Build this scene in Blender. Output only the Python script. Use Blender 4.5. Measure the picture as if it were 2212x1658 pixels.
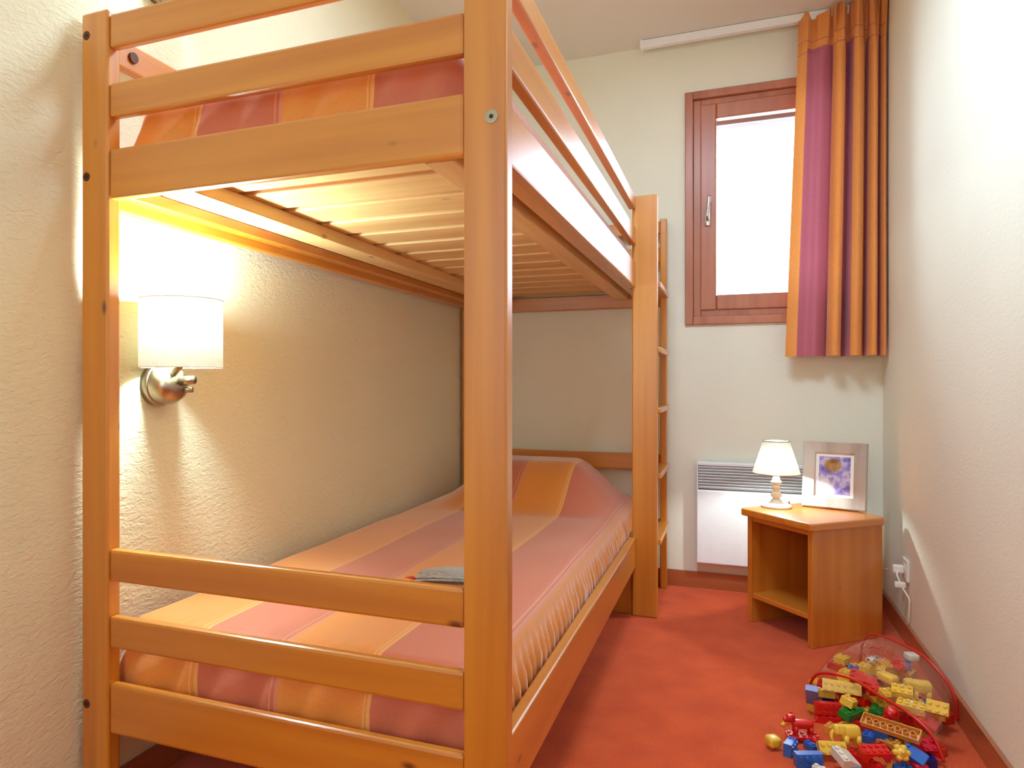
import bpy, bmesh, math, random
from mathutils import Vector, Matrix, Euler, noise

random.seed(7)
SC = bpy.context.scene
COL = SC.collection
for o in list(bpy.data.objects):
    bpy.data.objects.remove(o)

# ------------------------------------------------------------------ camera
CAM_H = 0.95
cam_d = bpy.data.cameras.new('camera')
cam = bpy.data.objects.new('camera', cam_d)
COL.objects.link(cam)
cam.location = (0, 0, CAM_H)
cam.rotation_euler = (math.radians(90), 0, math.radians(21.0))
cam_d.sensor_width = 36.0
cam_d.lens = 36.0 * 1515.0 / 2212.0
cam_d.shift_x = (1106.0 - 1000.0) / 2212.0
cam_d.shift_y = -(829.0 - 826.0) / 2212.0
cam_d.clip_start = 0.02
SC.camera = cam

# ------------------------------------------------------------------ world, light, exposure
W = bpy.data.worlds.new('world')
SC.world = W
W.use_nodes = True
bg = W.node_tree.nodes['Background']
bg.inputs[0].default_value = (0.78, 0.93, 1.12, 1)
bg.inputs[1].default_value = 11.0

def area(name, loc, rot, size, size_y, power, color, portal=False, spread=180):
    d = bpy.data.lights.new(name, 'AREA')
    d.shape = 'RECTANGLE'
    d.size, d.size_y = size, size_y
    d.energy = power
    d.color = color
    d.spread = math.radians(spread)
    o = bpy.data.objects.new(name, d)
    COL.objects.link(o)
    o.location = loc
    o.rotation_euler = rot
    if portal:
        d.cycles.is_portal = True
    return o

# daylight portal in the window opening
area('window_portal', (0.18, 3.52, 1.77), (math.radians(-90), 0, 0), 0.62, 0.95, 1.0, (1, 1, 1), portal=True)
# added fill light under the ceiling above the aisle, out of view
area('ceiling_fill_light', (-0.14, 1.75, 2.47), (0, 0, 0), 0.5, 0.5, 24.0, (0.70, 0.98, 1.26))
# fill light added before the closed rear wall to brighten the bed's near end
area('rear_fill_light', (-0.40, -1.2, 1.45), (math.radians(90), 0, 0), 0.85, 1.5, 13.5, (0.82, 0.97, 1.08))

SC.view_settings.view_transform = 'Standard'
SC.view_settings.look = 'None'
SC.view_settings.gamma = 1.0
SC.view_settings.use_curve_mapping = False
SC.view_settings.exposure = 0.16
SC.cycles.use_denoising = True
SC.cycles.max_bounces = 10
SC.cycles.diffuse_bounces = 6
SC.cycles.transparent_max_bounces = 16
SC.cycles.caustics_reflective = False
SC.cycles.caustics_refractive = False
SC.cycles.sample_clamp_indirect = 6.0

# ------------------------------------------------------------------ materials
def lin(r, g, b):
    f = lambda v: (v / 255 / 12.92) if v <= 10.3 else ((v / 255 + 0.055) / 1.055) ** 2.4
    return (f(r), f(g), f(b), 1)

class NT:
    def __init__(s, name):
        s.m = bpy.data.materials.new(name)
        s.m.use_nodes = True
        s.t = s.m.node_tree
        s.b = s.t.nodes['Principled BSDF']
    def n(s, typ, **kw):
        nd = s.t.nodes.new(typ)
        for k, v in kw.items():
            if k in nd.inputs:
                nd.inputs[k].default_value = v
            else:
                setattr(nd, k, v)
        return nd
    def l(s, a, b):
        s.t.links.new(a, b)
    def ramp(s, fac, stops, interp='LINEAR'):
        r = s.n('ShaderNodeValToRGB')
        r.color_ramp.interpolation = interp
        e = r.color_ramp.elements
        while len(e) < len(stops):
            e.new(0.5)
        for i, (p, c) in enumerate(stops):
            e[i].position = p
            e[i].color = c
        s.l(fac, r.inputs[0])
        return r

def plain(name, col, rough=0.5, metal=0.0, coat=0.0, noise_amt=0.06, scale=30.0, bump=0.0):
    t = NT(name)
    co = t.n('ShaderNodeTexCoord')
    nz = t.n('ShaderNodeTexNoise')
    nz.inputs['Scale'].default_value = scale
    nz.inputs['Detail'].default_value = 4
    t.l(co.outputs['Object'], nz.inputs['Vector'])
    a = tuple(max(0, c * (1 - noise_amt)) for c in col[:3]) + (1,)
    b = tuple(min(1, c * (1 + noise_amt)) for c in col[:3]) + (1,)
    r = t.ramp(nz.outputs['Fac'], [(0.3, a), (0.7, b)])
    t.l(r.outputs[0], t.b.inputs['Base Color'])
    t.b.inputs['Roughness'].default_value = rough
    t.b.inputs['Metallic'].default_value = metal
    t.b.inputs['Coat Weight'].default_value = coat
    t.b.inputs['Coat Roughness'].default_value = 0.12
    if bump:
        bp = t.n('ShaderNodeBump')
        bp.inputs['Strength'].default_value = bump
        bp.inputs['Distance'].default_value = 0.002
        t.l(nz.outputs['Fac'], bp.inputs['Height'])
        t.l(bp.outputs[0], t.b.inputs['Normal'])
    return t.m

def wood(name, axis, light, dark, rough=0.36, coat=1.0, knots=True):
    """varnished pine with the grain along one axis"""
    t = NT(name)
    co = t.n('ShaderNodeTexCoord')
    oi = t.n('ShaderNodeObjectInfo')
    mul = t.n('ShaderNodeVectorMath', operation='SCALE')
    mul.inputs[0].default_value = (7.3, 11.9, 5.1)
    t.l(oi.outputs['Random'], mul.inputs['Scale'])
    add = t.n('ShaderNodeVectorMath', operation='ADD')
    t.l(co.outputs['Object'], add.inputs[0])
    t.l(mul.outputs[0], add.inputs[1])
    mp = t.n('ShaderNodeMapping')
    sc = [26.0, 26.0, 26.0]
    sc['XYZ'.index(axis)] = 1.1
    mp.inputs['Scale'].default_value = sc
    t.l(add.outputs[0], mp.inputs['Vector'])
    n1 = t.n('ShaderNodeTexNoise')
    n1.inputs['Scale'].default_value = 1.0
    n1.inputs['Detail'].default_value = 5
    n1.inputs['Distortion'].default_value = 0.5
    t.l(mp.outputs[0], n1.inputs['Vector'])
    mp2 = t.n('ShaderNodeMapping')
    sc2 = [7.0, 7.0, 7.0]
    sc2['XYZ'.index(axis)] = 0.8
    mp2.inputs['Scale'].default_value = sc2
    t.l(add.outputs[0], mp2.inputs['Vector'])
    n2 = t.n('ShaderNodeTexNoise')
    n2.inputs['Scale'].default_value = 1.0
    n2.inputs['Detail'].default_value = 2
    t.l(mp2.outputs[0], n2.inputs['Vector'])
    mx = t.n('ShaderNodeMath', operation='MULTIPLY_ADD')
    mx.inputs[1].default_value = 0.55
    t.l(n1.outputs['Fac'], mx.inputs[0])
    m2 = t.n('ShaderNodeMath', operation='MULTIPLY')
    m2.inputs[1].default_value = 0.45
    t.l(n2.outputs['Fac'], m2.inputs[0])
    t.l(m2.outputs[0], mx.inputs[2])
    r = t.ramp(mx.outputs[0], [(0.33, dark), (0.62, light)])
    last = r.outputs[0]
    if knots:
        mp3 = t.n('ShaderNodeMapping')
        sc3 = [11.0, 11.0, 11.0]
        sc3['XYZ'.index(axis)] = 5.0
        mp3.inputs['Scale'].default_value = sc3
        t.l(add.outputs[0], mp3.inputs['Vector'])
        vo = t.n('ShaderNodeTexVoronoi')
        vo.inputs['Scale'].default_value = 1.0
        t.l(mp3.outputs[0], vo.inputs['Vector'])
        kr = t.ramp(vo.outputs['Distance'], [(0.03, (1, 1, 1, 1)), (0.1, (0, 0, 0, 1))])
        mixk = t.n('ShaderNodeMix', data_type='RGBA')
        t.l(kr.outputs[0], mixk.inputs['Factor'])
        t.l(last, mixk.inputs['A'])
        mixk.inputs['B'].default_value = tuple(c * 0.28 for c in dark[:3]) + (1,)
        last = mixk.outputs['Result']
    t.l(last, t.b.inputs['Base Color'])
    t.b.inputs['Roughness'].default_value = rough
    t.b.inputs['Coat Weight'].default_value = coat
    t.b.inputs['Coat Roughness'].default_value = 0.3
    t.b.inputs['Coat IOR'].default_value = 1.6
    return t.m

PL, PD = lin(214, 140, 38), lin(186, 106, 20)
WOOD = {a: wood('varnished_pine_' + a.lower(), a, PL, PD) for a in 'XYZ'}
FL_, FD_ = lin(226, 188, 126), lin(204, 158, 94)
SLAT = wood('raw_pine_slat', 'X', FL_, FD_, rough=0.55, coat=0.0)
SLATY = wood('raw_pine_bar', 'Y', FL_, FD_, rough=0.5, coat=0.1)
NS = {a: wood('nightstand_pine_' + a.lower(), a, lin(216, 136, 44), lin(190, 102, 24), knots=(a == 'Z')) for a in 'XYZ'}
WINW = {a: wood('window_wood_' + a.lower(), a, lin(186, 112, 74), lin(160, 88, 56), rough=0.4, coat=0.3, knots=False) for a in 'XZ'}
SKIRT = wood('baseboard_wood', 'X', lin(168, 92, 48), lin(140, 70, 34), knots=False)
SKIRTY = wood('baseboard_wood_side', 'Y', lin(168, 92, 48), lin(140, 70, 34), knots=False)

def wall_mat(name, col, strength=0.5, scale=70.0):
    t = NT(name)
    co = t.n('ShaderNodeTexCoord')
    mp = t.n('ShaderNodeMapping')
    mp.inputs['Scale'].default_value = (1, 0.7, 1.5)
    t.l(co.outputs['Object'], mp.inputs['Vector'])
    n1 = t.n('ShaderNodeTexNoise')
    n1.inputs['Scale'].default_value = scale
    n1.inputs['Detail'].default_value = 3
    n1.inputs['Distortion'].default_value = 0.7
    t.l(mp.outputs[0], n1.inputs['Vector'])
    n2 = t.n('ShaderNodeTexNoise')
    n2.inputs['Scale'].default_value = 2.2
    t.l(co.outputs['Object'], n2.inputs['Vector'])
    a = tuple(c * 0.96 for c in col[:3]) + (1,)
    r = t.ramp(n2.outputs['Fac'], [(0.3, a), (0.7, col)])
    t.l(r.outputs[0], t.b.inputs['Base Color'])
    bp = t.n('ShaderNodeBump')
    bp.inputs['Strength'].default_value = strength
    bp.inputs['Distance'].default_value = 0.004
    t.l(n1.outputs['Fac'], bp.inputs['Height'])
    t.l(bp.outputs[0], t.b.inputs['Normal'])
    t.b.inputs['Roughness'].default_value = 0.85
    t.b.inputs['Specular IOR Level'].default_value = 0.2
    return t.m

WALL = wall_mat('cream_stucco', lin(236, 228, 196), 0.8)
WALLB = wall_mat('cream_plaster', lin(236, 234, 216), 0.18)
CEIL = wall_mat('white_ceiling', lin(232, 230, 222), 0.12)

def carpet_mat():
    t = NT('orange_carpet')
    co = t.n('ShaderNodeTexCoord')
    n1 = t.n('ShaderNodeTexNoise')
    n1.inputs['Scale'].default_value = 260
    n1.inputs['Detail'].default_value = 3
    t.l(co.outputs['Object'], n1.inputs['Vector'])
    n2 = t.n('ShaderNodeTexNoise')
    n2.inputs['Scale'].default_value = 9
    n2.inputs['Detail'].default_value = 4
    t.l(co.outputs['Object'], n2.inputs['Vector'])
    ad = t.n('ShaderNodeMath', operation='MULTIPLY_ADD')
    ad.inputs[1].default_value = 0.6
    t.l(n1.outputs['Fac'], ad.inputs[0])
    m2 = t.n('ShaderNodeMath', operation='MULTIPLY')
    m2.inputs[1].default_value = 0.4
    t.l(n2.outputs['Fac'], m2.inputs[0])
    t.l(m2.outputs[0], ad.inputs[2])
    r = t.ramp(ad.outputs[0], [(0.32, lin(192, 62, 18)), (0.68, lin(230, 94, 36))])
    t.l(r.outputs[0], t.b.inputs['Base Color'])
    bp = t.n('ShaderNodeBump')
    bp.inputs['Strength'].default_value = 0.9
    bp.inputs['Distance'].default_value = 0.004
    t.l(n1.outputs['Fac'], bp.inputs['Height'])
    t.l(bp.outputs[0], t.b.inputs['Normal'])
    t.b.inputs['Roughness'].default_value = 0.95
    t.b.inputs['Specular IOR Level'].default_value = 0.1
    t.b.inputs['Sheen Weight'].default_value = 0.2
    return t.m
CARPET = carpet_mat()

def stripe_mat():
    """bedspread: orange and dusty red bands along the bed with thin double pinstripes"""
    t = NT('striped_bedspread')
    co = t.n('ShaderNodeTexCoord')
    sx = t.n('ShaderNodeSeparateXYZ')
    t.l(co.outputs['Object'], sx.inputs[0])
    # object X runs from -0.47 to +0.47
    a = t.n('ShaderNodeMath', operation='ADD')
    a.inputs[1].default_value = 0.5
    t.l(sx.outputs['X'], a.inputs[0])
    o, p = lin(230, 146, 62), lin(204, 112, 84)
    op, pp = lin(236, 172, 98), lin(218, 142, 112)
    ed = [0.06, 0.262, 0.462, 0.667, 0.867]
    stops = [(0.0, p)]
    cur = p
    for e in ed:
        nxt = o if cur == p else p
        cl, nl = (pp, op) if cur == p else (op, pp)
        stops += [(e - 0.018, cl), (e - 0.013, cur), (e - 0.008, cl), (e, nxt)]
        cur = nxt
    r = t.ramp(a.outputs[0], stops, 'CONSTANT')
    nz = t.n('ShaderNodeTexNoise')
    nz.inputs['Scale'].default_value = 220
    t.l(co.outputs['Object'], nz.inputs['Vector'])
    hs = t.n('ShaderNodeMix', data_type='RGBA', blend_type='MULTIPLY')
    hs.inputs['Factor'].default_value = 0.25
    rr = t.ramp(nz.outputs['Fac'], [(0.3, (0.75, 0.75, 0.75, 1)), (0.7, (1, 1, 1, 1))])
    t.l(r.outputs[0], hs.inputs['A'])
    t.l(rr.outputs[0], hs.inputs['B'])
    t.l(hs.outputs['Result'], t.b.inputs['Base Color'])
    t.b.inputs['Roughness'].default_value = 0.6
    t.b.inputs['Sheen Weight'].default_value = 0.6
    t.b.inputs['Sheen Roughness'].default_value = 0.4
    bp = t.n('ShaderNodeBump')
    bp.inputs['Strength'].default_value = 0.15
    bp.inputs['Distance'].default_value = 0.002
    t.l(nz.outputs['Fac'], bp.inputs['Height'])
    t.l(bp.outputs[0], t.b.inputs['Normal'])
    return t.m
SPREAD = stripe_mat()

def cloth_mat(name, col, trans=0.3):
    t = NT(name)
    co = t.n('ShaderNodeTexCoord')
    nz = t.n('ShaderNodeTexNoise')
    nz.inputs['Scale'].default_value = 160
    t.l(co.outputs['Object'], nz.inputs['Vector'])
    a = tuple(c * 0.9 for c in col[:3]) + (1,)
    r = t.ramp(nz.outputs['Fac'], [(0.3, a), (0.7, col)])
    t.l(r.outputs[0], t.b.inputs['Base Color'])
    t.b.inputs['Roughness'].default_value = 0.7
    t.b.inputs['Sheen Weight'].default_value = 0.2
    tr = t.n('ShaderNodeBsdfTranslucent')
    t.l(r.outputs[0], tr.inputs['Color'])
    mx = t.n('ShaderNodeMixShader')
    mx.inputs[0].default_value = trans
    t.l(t.b.outputs[0], mx.inputs[1])
    t.l(tr.outputs[0], mx.inputs[2])
    t.l(mx.outputs[0], t.t.nodes['Material Output'].inputs['Surface'])
    return t.m

CUR_O = cloth_mat('curtain_orange', lin(232, 150, 72), 0.08)
CUR_P = cloth_mat('curtain_plum', lin(184, 98, 116), 0.07)
SHADE_BIG = cloth_mat('sconce_shade_fabric', lin(243, 244, 222), 0.03)
SHADE_SM = cloth_mat('lamp_shade_fabric', lin(238, 234, 218), 0.035)
WHITE = plain('white_enamel', lin(240, 241, 242), 0.35, noise_amt=0.02)
WHITEP = plain('white_plastic', lin(236, 232, 222), 0.4, noise_amt=0.02)
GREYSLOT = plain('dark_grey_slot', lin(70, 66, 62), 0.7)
STEEL = plain('brushed_nickel', lin(176, 164, 146), 0.3, metal=1.0, noise_amt=0.04)
CHROME = plain('chrome', lin(205, 205, 205), 0.18, metal=1.0, noise_amt=0.02)
HOLE = plain('dark_bolt_hole', lin(88, 46, 16), 0.6)
HOLE2 = plain('black_recess', lin(30, 22, 16), 0.6)
LAMPW = plain('distressed_white_wood', lin(232, 226, 214), 0.5, noise_amt=0.08, scale=40)
FRAMEW = wood('grey_washed_wood', 'Z', lin(196, 186, 176), lin(160, 146, 136), rough=0.5, coat=0.1, knots=False)
MATW = plain('white_mat_board', lin(240, 238, 232), 0.7, noise_amt=0.01)
SHUT = plain('pale_shutter_slat', lin(136, 132, 138), 0.5, noise_amt=0.05, scale=12)
EAVE = plain('weathered_eave', lin(138, 124, 126), 0.7, noise_amt=0.1)
RED = plain('red_piping', lin(205, 30, 22), 0.3, noise_amt=0.03)

def glass_mat():
    t = NT('window_glass')
    t.t.nodes.remove(t.b)
    tr = t.n('ShaderNodeBsdfTransparent')
    gl = t.n('ShaderNodeBsdfGlossy')
    gl.inputs['Roughness'].default_value = 0.02
    fr = t.n('ShaderNodeFresnel')
    fr.inputs['IOR'].default_value = 1.4
    mx = t.n('ShaderNodeMixShader')
    t.l(fr.outputs[0], mx.inputs[0])
    t.l(tr.outputs[0], mx.inputs[1])
    t.l(gl.outputs[0], mx.inputs[2])
    t.l(mx.outputs[0], t.t.nodes['Material Output'].inputs['Surface'])
    return t.m
GLASS = glass_mat()

def film_mat():
    t = NT('clear_vinyl')
    t.t.nodes.remove(t.b)
    co = t.n('ShaderNodeTexCoord')
    nz = t.n('ShaderNodeTexNoise')
    nz.inputs['Scale'].default_value = 22
    nz.inputs['Detail'].default_value = 3
    nz.inputs['Distortion'].default_value = 1.0
    t.l(co.outputs['Object'], nz.inputs['Vector'])
    bp = t.n('ShaderNodeBump')
    bp.inputs['Strength'].default_value = 0.6
    bp.inputs['Distance'].default_value = 0.01
    t.l(nz.outputs['Fac'], bp.inputs['Height'])
    tr = t.n('ShaderNodeBsdfTransparent')
    tr.inputs['Color'].default_value = (0.97, 0.96, 0.95, 1)
    gl = t.n('ShaderNodeBsdfGlossy')
    gl.inputs['Roughness'].default_value = 0.06
    t.l(bp.outputs[0], gl.inputs['Normal'])
    lw = t.n('ShaderNodeLayerWeight')
    lw.inputs['Blend'].default_value = 0.35
    t.l(bp.outputs[0], lw.inputs['Normal'])
    ml = t.n('ShaderNodeMath', operation='MULTIPLY')
    ml.inputs[1].default_value = 0.2
    t.l(lw.outputs['Fresnel'], ml.inputs[0])
    mx = t.n('ShaderNodeMixShader')
    t.l(ml.outputs[0], mx.inputs[0])
    t.l(tr.outputs[0], mx.inputs[1])
    t.l(gl.outputs[0], mx.inputs[2])
    t.l(mx.outputs[0], t.t.nodes['Material Output'].inputs['Surface'])
    return t.m
FILM = film_mat()

# ------------------------------------------------------------------ helpers
def link(name, bm, mat, parent=None, smooth=False, loc=None):
    """bm in world coordinates; origin is moved to loc (default: the parent's location or 0)"""
    me = bpy.data.meshes.new(name)
    off = Vector(loc) if loc is not None else Vector((0, 0, 0))
    base = parent_world(parent) if parent else Vector((0, 0, 0))
    if loc is None:
        off = base
    bmesh.ops.recalc_face_normals(bm, faces=bm.faces)
    bm.transform(Matrix.Translation(-off))
    bm.to_mesh(me)
    bm.free()
    mats = mat if isinstance(mat, (list, tuple)) else [mat]
    for m in mats:
        me.materials.append(m)
    if smooth:
        for p in me.polygons:
            p.use_smooth = True
    o = bpy.data.objects.new(name, me)
    COL.objects.link(o)
    if parent:
        o.parent = parent
        o.location = off - base
    else:
        o.location = off
    return o

def parent_world(p):
    v = Vector((0, 0, 0))
    while p is not None:
        v += p.location
        p = p.parent
    return v

def tag(o, label, cat, group=None):
    o['label'] = label
    o['category'] = cat
    if group:
        o['group'] = group
    return o

def thing(name, label, cat, loc, group=None):
    o = bpy.data.objects.new(name, None)
    COL.objects.link(o)
    o.location = loc
    o.empty_display_size = 0.05
    return tag(o, label, cat, group)

def struct(name, bm, mat, smooth=False):
    o = link(name, bm, mat, None, smooth)
    o['kind'] = 'structure'
    return o

def box(bm, lo, hi, bev=0.0, seg=2, M=None):
    lo, hi = Vector(lo), Vector(hi)
    r = bmesh.ops.create_cube(bm, size=1.0)
    vs = r['verts']
    c, s = (lo + hi) / 2, hi - lo
    for v in vs:
        v.co = Vector((v.co.x * s.x + c.x, v.co.y * s.y + c.y, v.co.z * s.z + c.z))
    es = list({e for v in vs for e in v.link_edges})
    if bev > 0:
        rr = bmesh.ops.bevel(bm, geom=es, offset=bev, segments=seg, affect='EDGES', profile=0.5)
        vs = list({v for f in rr['faces'] for v in f.verts} | {v for v in vs if v.is_valid})
    if M is not None:
        for v in vs:
            v.co = M @ v.co
    return vs

def cyl(bm, p0, p1, r0, r1=None, n=24, cap=True):
    p0, p1 = Vector(p0), Vector(p1)
    r1 = r0 if r1 is None else r1
    d = p1 - p0
    q = d.to_track_quat('Z', 'Y').to_matrix().to_4x4()
    M = Matrix.Translation((p0 + p1) / 2) @ q
    bmesh.ops.create_cone(bm, cap_ends=cap, segments=n, radius1=r0, radius2=r1, depth=d.length, matrix=M)

def lathe(bm, prof, M=None, n=40):
    """prof: (r, z) list around local Z"""
    M = M or Matrix.Identity(4)
    rings = []
    for r, z in prof:
        if r < 1e-6:
            rings.append([bm.verts.new(M @ Vector((0, 0, z)))])
        else:
            rings.append([bm.verts.new(M @ Vector((r * math.cos(2 * math.pi * k / n), r * math.sin(2 * math.pi * k / n), z))) for k in range(n)])
    for a, b in zip(rings, rings[1:]):
        for k in range(n):
            k2 = (k + 1) % n
            if len(a) == 1 and len(b) == 1:
                continue
            if len(a) == 1:
                bm.faces.new((a[0], b[k], b[k2]))
            elif len(b) == 1:
                bm.faces.new((a[k], a[k2], b[0]))
            else:
                bm.faces.new((a[k], a[k2], b[k2], b[k]))

def catmull(pts, per=8):
    P = [Vector(p) for p in pts]
    out = []
    for i in range(len(P) - 1):
        p0, p1, p2, p3 = P[max(i - 1, 0)], P[i], P[i + 1], P[min(i + 2, len(P) - 1)]
        for k in range(per):
            t = k / per
            out.append(0.5 * ((2 * p1) + (p2 - p0) * t + (2 * p0 - 5 * p1 + 4 * p2 - p3) * t * t + (3 * p1 - p0 - 3 * p2 + p3) * t ** 3))
    out.append(P[-1])
    return out

def tube(bm, pts, r, n=8):
    pts = [Vector(p) for p in pts]
    rings = []
    up = Vector((0.13, 0.21, 1)).normalized()
    for i, p in enumerate(pts):
        d = (pts[min(i + 1, len(pts) - 1)] - pts[max(i - 1, 0)]).normalized()
        a = d.cross(up)
        if a.length < 1e-4:
            a = d.cross(Vector((1, 0, 0)))
        a.normalize()
        b = d.cross(a).normalized()
        rings.append([bm.verts.new(p + (a * math.cos(2 * math.pi * k / n) + b * math.sin(2 * math.pi * k / n)) * r) for k in range(n)])
    for x, y in zip(rings, rings[1:]):
        for k in range(n):
            bm.faces.new((x[k], x[(k + 1) % n], y[(k + 1) % n], y[k]))
    bm.faces.new(rings[0])
    bm.faces.new(list(reversed(rings[-1])))

def beam(name, parent, lo, hi, axis, mats=None, bev=0.004):
    bm = bmesh.new()
    box(bm, lo, hi, bev)
    return link(name, bm, (mats or WOOD)[axis], parent, loc=((lo[0] + hi[0]) / 2, (lo[1] + hi[1]) / 2, (lo[2] + hi[2]) / 2))

# ------------------------------------------------------------------ room shell
XL, XR, YB, YR, ZC = -1.31, 0.60, 3.433, -1.25, 2.545
def slab(name, lo, hi, mat):
    bm = bmesh.new()
    box(bm, lo, hi)
    return struct(name, bm, mat)
slab('floor', (XL - 0.1, YR - 0.1, -0.08), (XR + 0.1, YB + 0.15, 0.0), CARPET)
slab('ceiling', (XL - 0.1, YR - 0.1, ZC), (XR + 0.1, YB + 0.15, ZC + 0.08), CEIL)
slab('wall_left', (XL - 0.1, YR - 0.1, 0), (XL, YB + 0.15, ZC), WALL)
slab('wall_right', (XR, YR - 0.1, 0), (XR + 0.1, YB + 0.15, ZC), WALLB)
slab('wall_rear', (XL, YR - 0.1, 0), (XR, YR, ZC), WALLB)
# back wall with the window opening
WX0, WX1, WZ0, WZ1 = -0.17, 0.52, 1.253, 2.263
bm = bmesh.new()
YB2 = YB + 0.15
box(bm, (XL, YB, 0), (WX0, YB2, ZC))
box(bm, (WX1, YB, 0), (XR, YB2, ZC))
box(bm, (WX0, YB, 0), (WX1, YB2, WZ0))
box(bm, (WX0, YB, WZ1), (WX1, YB2, ZC))
bmesh.ops.remove_doubles(bm, verts=bm.verts, dist=1e-5)
struct('wall_back', bm, WALLB)
# baseboards
slab('baseboard_back', (XL + 0.012, YB - 0.012, 0), (XR - 0.012, YB, 0.075), SKIRT)
slab('baseboard_right', (XR - 0.012, YR, 0), (XR, YB, 0.072), SKIRTY)
slab('baseboard_left', (XL, YR, 0), (XL + 0.012, YB, 0.07), SKIRTY)

# window: architrave, casement sash, pane, handle
def ring(bm, x0, x1, z0, z1, w, y0, y1, bev=0.003):
    box(bm, (x0, y0, z0), (x0 + w, y1, z1), bev)
    box(bm, (x1 - w, y0, z0), (x1, y1, z1), bev)
    box(bm, (x0 + w, y0, z0), (x1 - w, y1, z0 + w), bev)
    box(bm, (x0 + w, y0, z1 - w), (x1 - w, y1, z1), bev)
win = bpy.data.objects.new('window_1', None)
COL.objects.link(win)
win.location = (0.175, YB, 1.76)
win['kind'] = 'structure'
bm = bmesh.new()
ring(bm, -0.205, 0.555, 1.218, 2.298, 0.036, YB - 0.016, YB + 0.02)
link('architrave', bm, WINW['Z'], win)
bm = bmesh.new()
ring(bm, -0.169, 0.519, 1.254, 2.262, 0.034, YB + 0.004, YB + 0.07)
link('frame', bm, WINW['Z'], win)
bm = bmesh.new()
ring(bm, -0.138, 0.488, 1.284, 2.236, 0.07, YB - 0.004, YB + 0.045, 0.006)
sash = link('sash', bm, WINW['Z'], win)
bm = bmesh.new()
box(bm, (-0.07, YB + 0.018, 1.352), (0.42, YB + 0.024, 2.168))
link('pane', bm, GLASS, sash)
bm = bmesh.new()
box(bm, (-0.117, YB - 0.012, 1.672), (-0.093, YB - 0.004, 1.742), 0.003)
tube(bm, catmull([(-0.105, YB - 0.01, 1.70), (-0.105, YB - 0.045, 1.70), (-0.103, YB - 0.052, 1.73), (-0.098, YB - 0.05, 1.80)], 8), 0.0075, 10)
link('handle', bm, CHROME, sash, True)
# rolled shutter edge and roof eave outside
bm = bmesh.new()
for k in range(3):
    box(bm, (-0.16, YB + 0.115, 2.17 + k * 0.032), (0.515, YB + 0.13, 2.198 + k * 0.032), 0.004)
o = tag(link('roller_shutter', bm, SHUT), 'pale slatted roller shutter rolled up at the top outside the window', 'shutter')
bm = bmesh.new()
box(bm, (-1.2, YB + 0.55, 2.30), (1.6, YB + 0.62, 2.72))
box(bm, (-1.2, YB + 0.17, 2.72), (1.6, YB + 0.62, 2.76))
for k in range(6):
    box(bm, (-0.9 + k * 0.42, YB + 0.20, 2.63), (-0.82 + k * 0.42, YB + 0.55, 2.72))
struct('trim_1', bm, EAVE)

# ------------------------------------------------------------------ bunk bed
Y0, YF, YE = 1.105, 2.917, 3.362
bed = thing('bunk_bed', 'varnished pine bunk bed standing along the left wall', 'bunk bed', (-0.82, 2.0, 0))
PT = 1.735
def bolt(parent, x, y, z, d, head):
    """sunk bolt: d is the outward direction"""
    bm = bmesh.new()
    d = Vector(d)
    p = Vector((x, y, z))
    if head == 'steel':
        cyl(bm, p - d * 0.004, p + d * 0.0012, 0.0115, 0.0115, 20)
        o = link('bolt', bm, STEEL, parent, loc=p)
        bm = bmesh.new()
        cyl(bm, p, p + d * 0.0017, 0.004, 0.004, 6)
        link('hex_socket', bm, HOLE2, o, loc=p)
    else:
        cyl(bm, p - d * 0.004, p + d * 0.0008, 0.0095, 0.0095, 20)
        o = link('bolt', bm, HOLE, parent, loc=p)
        bm = bmesh.new()
        cyl(bm, p, p + d * 0.0014, 0.004, 0.004, 12)
        link('hex_socket', bm, HOLE2, o, loc=p)
pl = beam('post', bed, (-1.296, Y0, 0), (-1.222, Y0 + 0.034, PT), 'Z', bev=0.005)
pr = beam('post', bed, (-0.424, Y0, 0), (-0.347, Y0 + 0.036, PT), 'Z', bev=0.005)
fl = beam('post', bed, (-1.296, YE, 0), (-1.222, YE + 0.034, 1.71), 'Z', bev=0.005)
fr2 = beam('post', bed, (-0.311, YE - 0.012, 0), (-0.281, YE + 0.034, 1.706), 'Z', bev=0.004)
fr = beam('post', bed, (-0.381, YF, 0), (-0.281, YF + 0.032, 1.71), 'Z', bev=0.005)
for z, hd in ((1.687, 'w'), (1.387, 'w'), (0.268, 'w')):
    bolt(pl, -1.281, Y0, z, (0, -1, 0), hd)
bolt(pr, -0.3735, Y0, 1.392, (0, -1, 0), 'steel')
# near end boards
for z0, z1 in ((0.213, 0.318), (0.392, 0.459), (0.532, 0.600), (1.335, 1.441), (1.507, 1.579), (1.653, 1.724)):
    beam('end_rail', bed, (-1.222, Y0 + 0.004, z0), (-0.424, Y0 + 0.026, z1), 'X', bev=0.006)
# far end boards
for z0, z1 in ((0.213, 0.318), (0.540, 0.618), (1.300, 1.372), (1.507, 1.579), (1.640, 1.70)):
    beam('end_rail', bed, (-1.222, YE + 0.004, z0), (-0.311, YE + 0.026, z1), 'X', bev=0.006)
# short rails between the ladder post and the end post
for z0, z1 in ((0.200, 0.322), (1.335, 1.441)):
    beam('side_rail', bed, (-0.394, YF + 0.034, z0), (-0.366, YE, z1), 'Y', bev=0.005)
beam('support_board', bed, (-0.465, YF + 0.02, 0), (-0.383, YF + 0.04, 0.2), 'Z')
# rungs of the built-in ladder
for z in (0.312, 0.580, 0.848, 1.095, 1.36):
    beam('rung', bed, (-0.315, YF + 0.034, z - 0.022), (-0.270, YE - 0.012, z), 'Y', bev=0.003)
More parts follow.
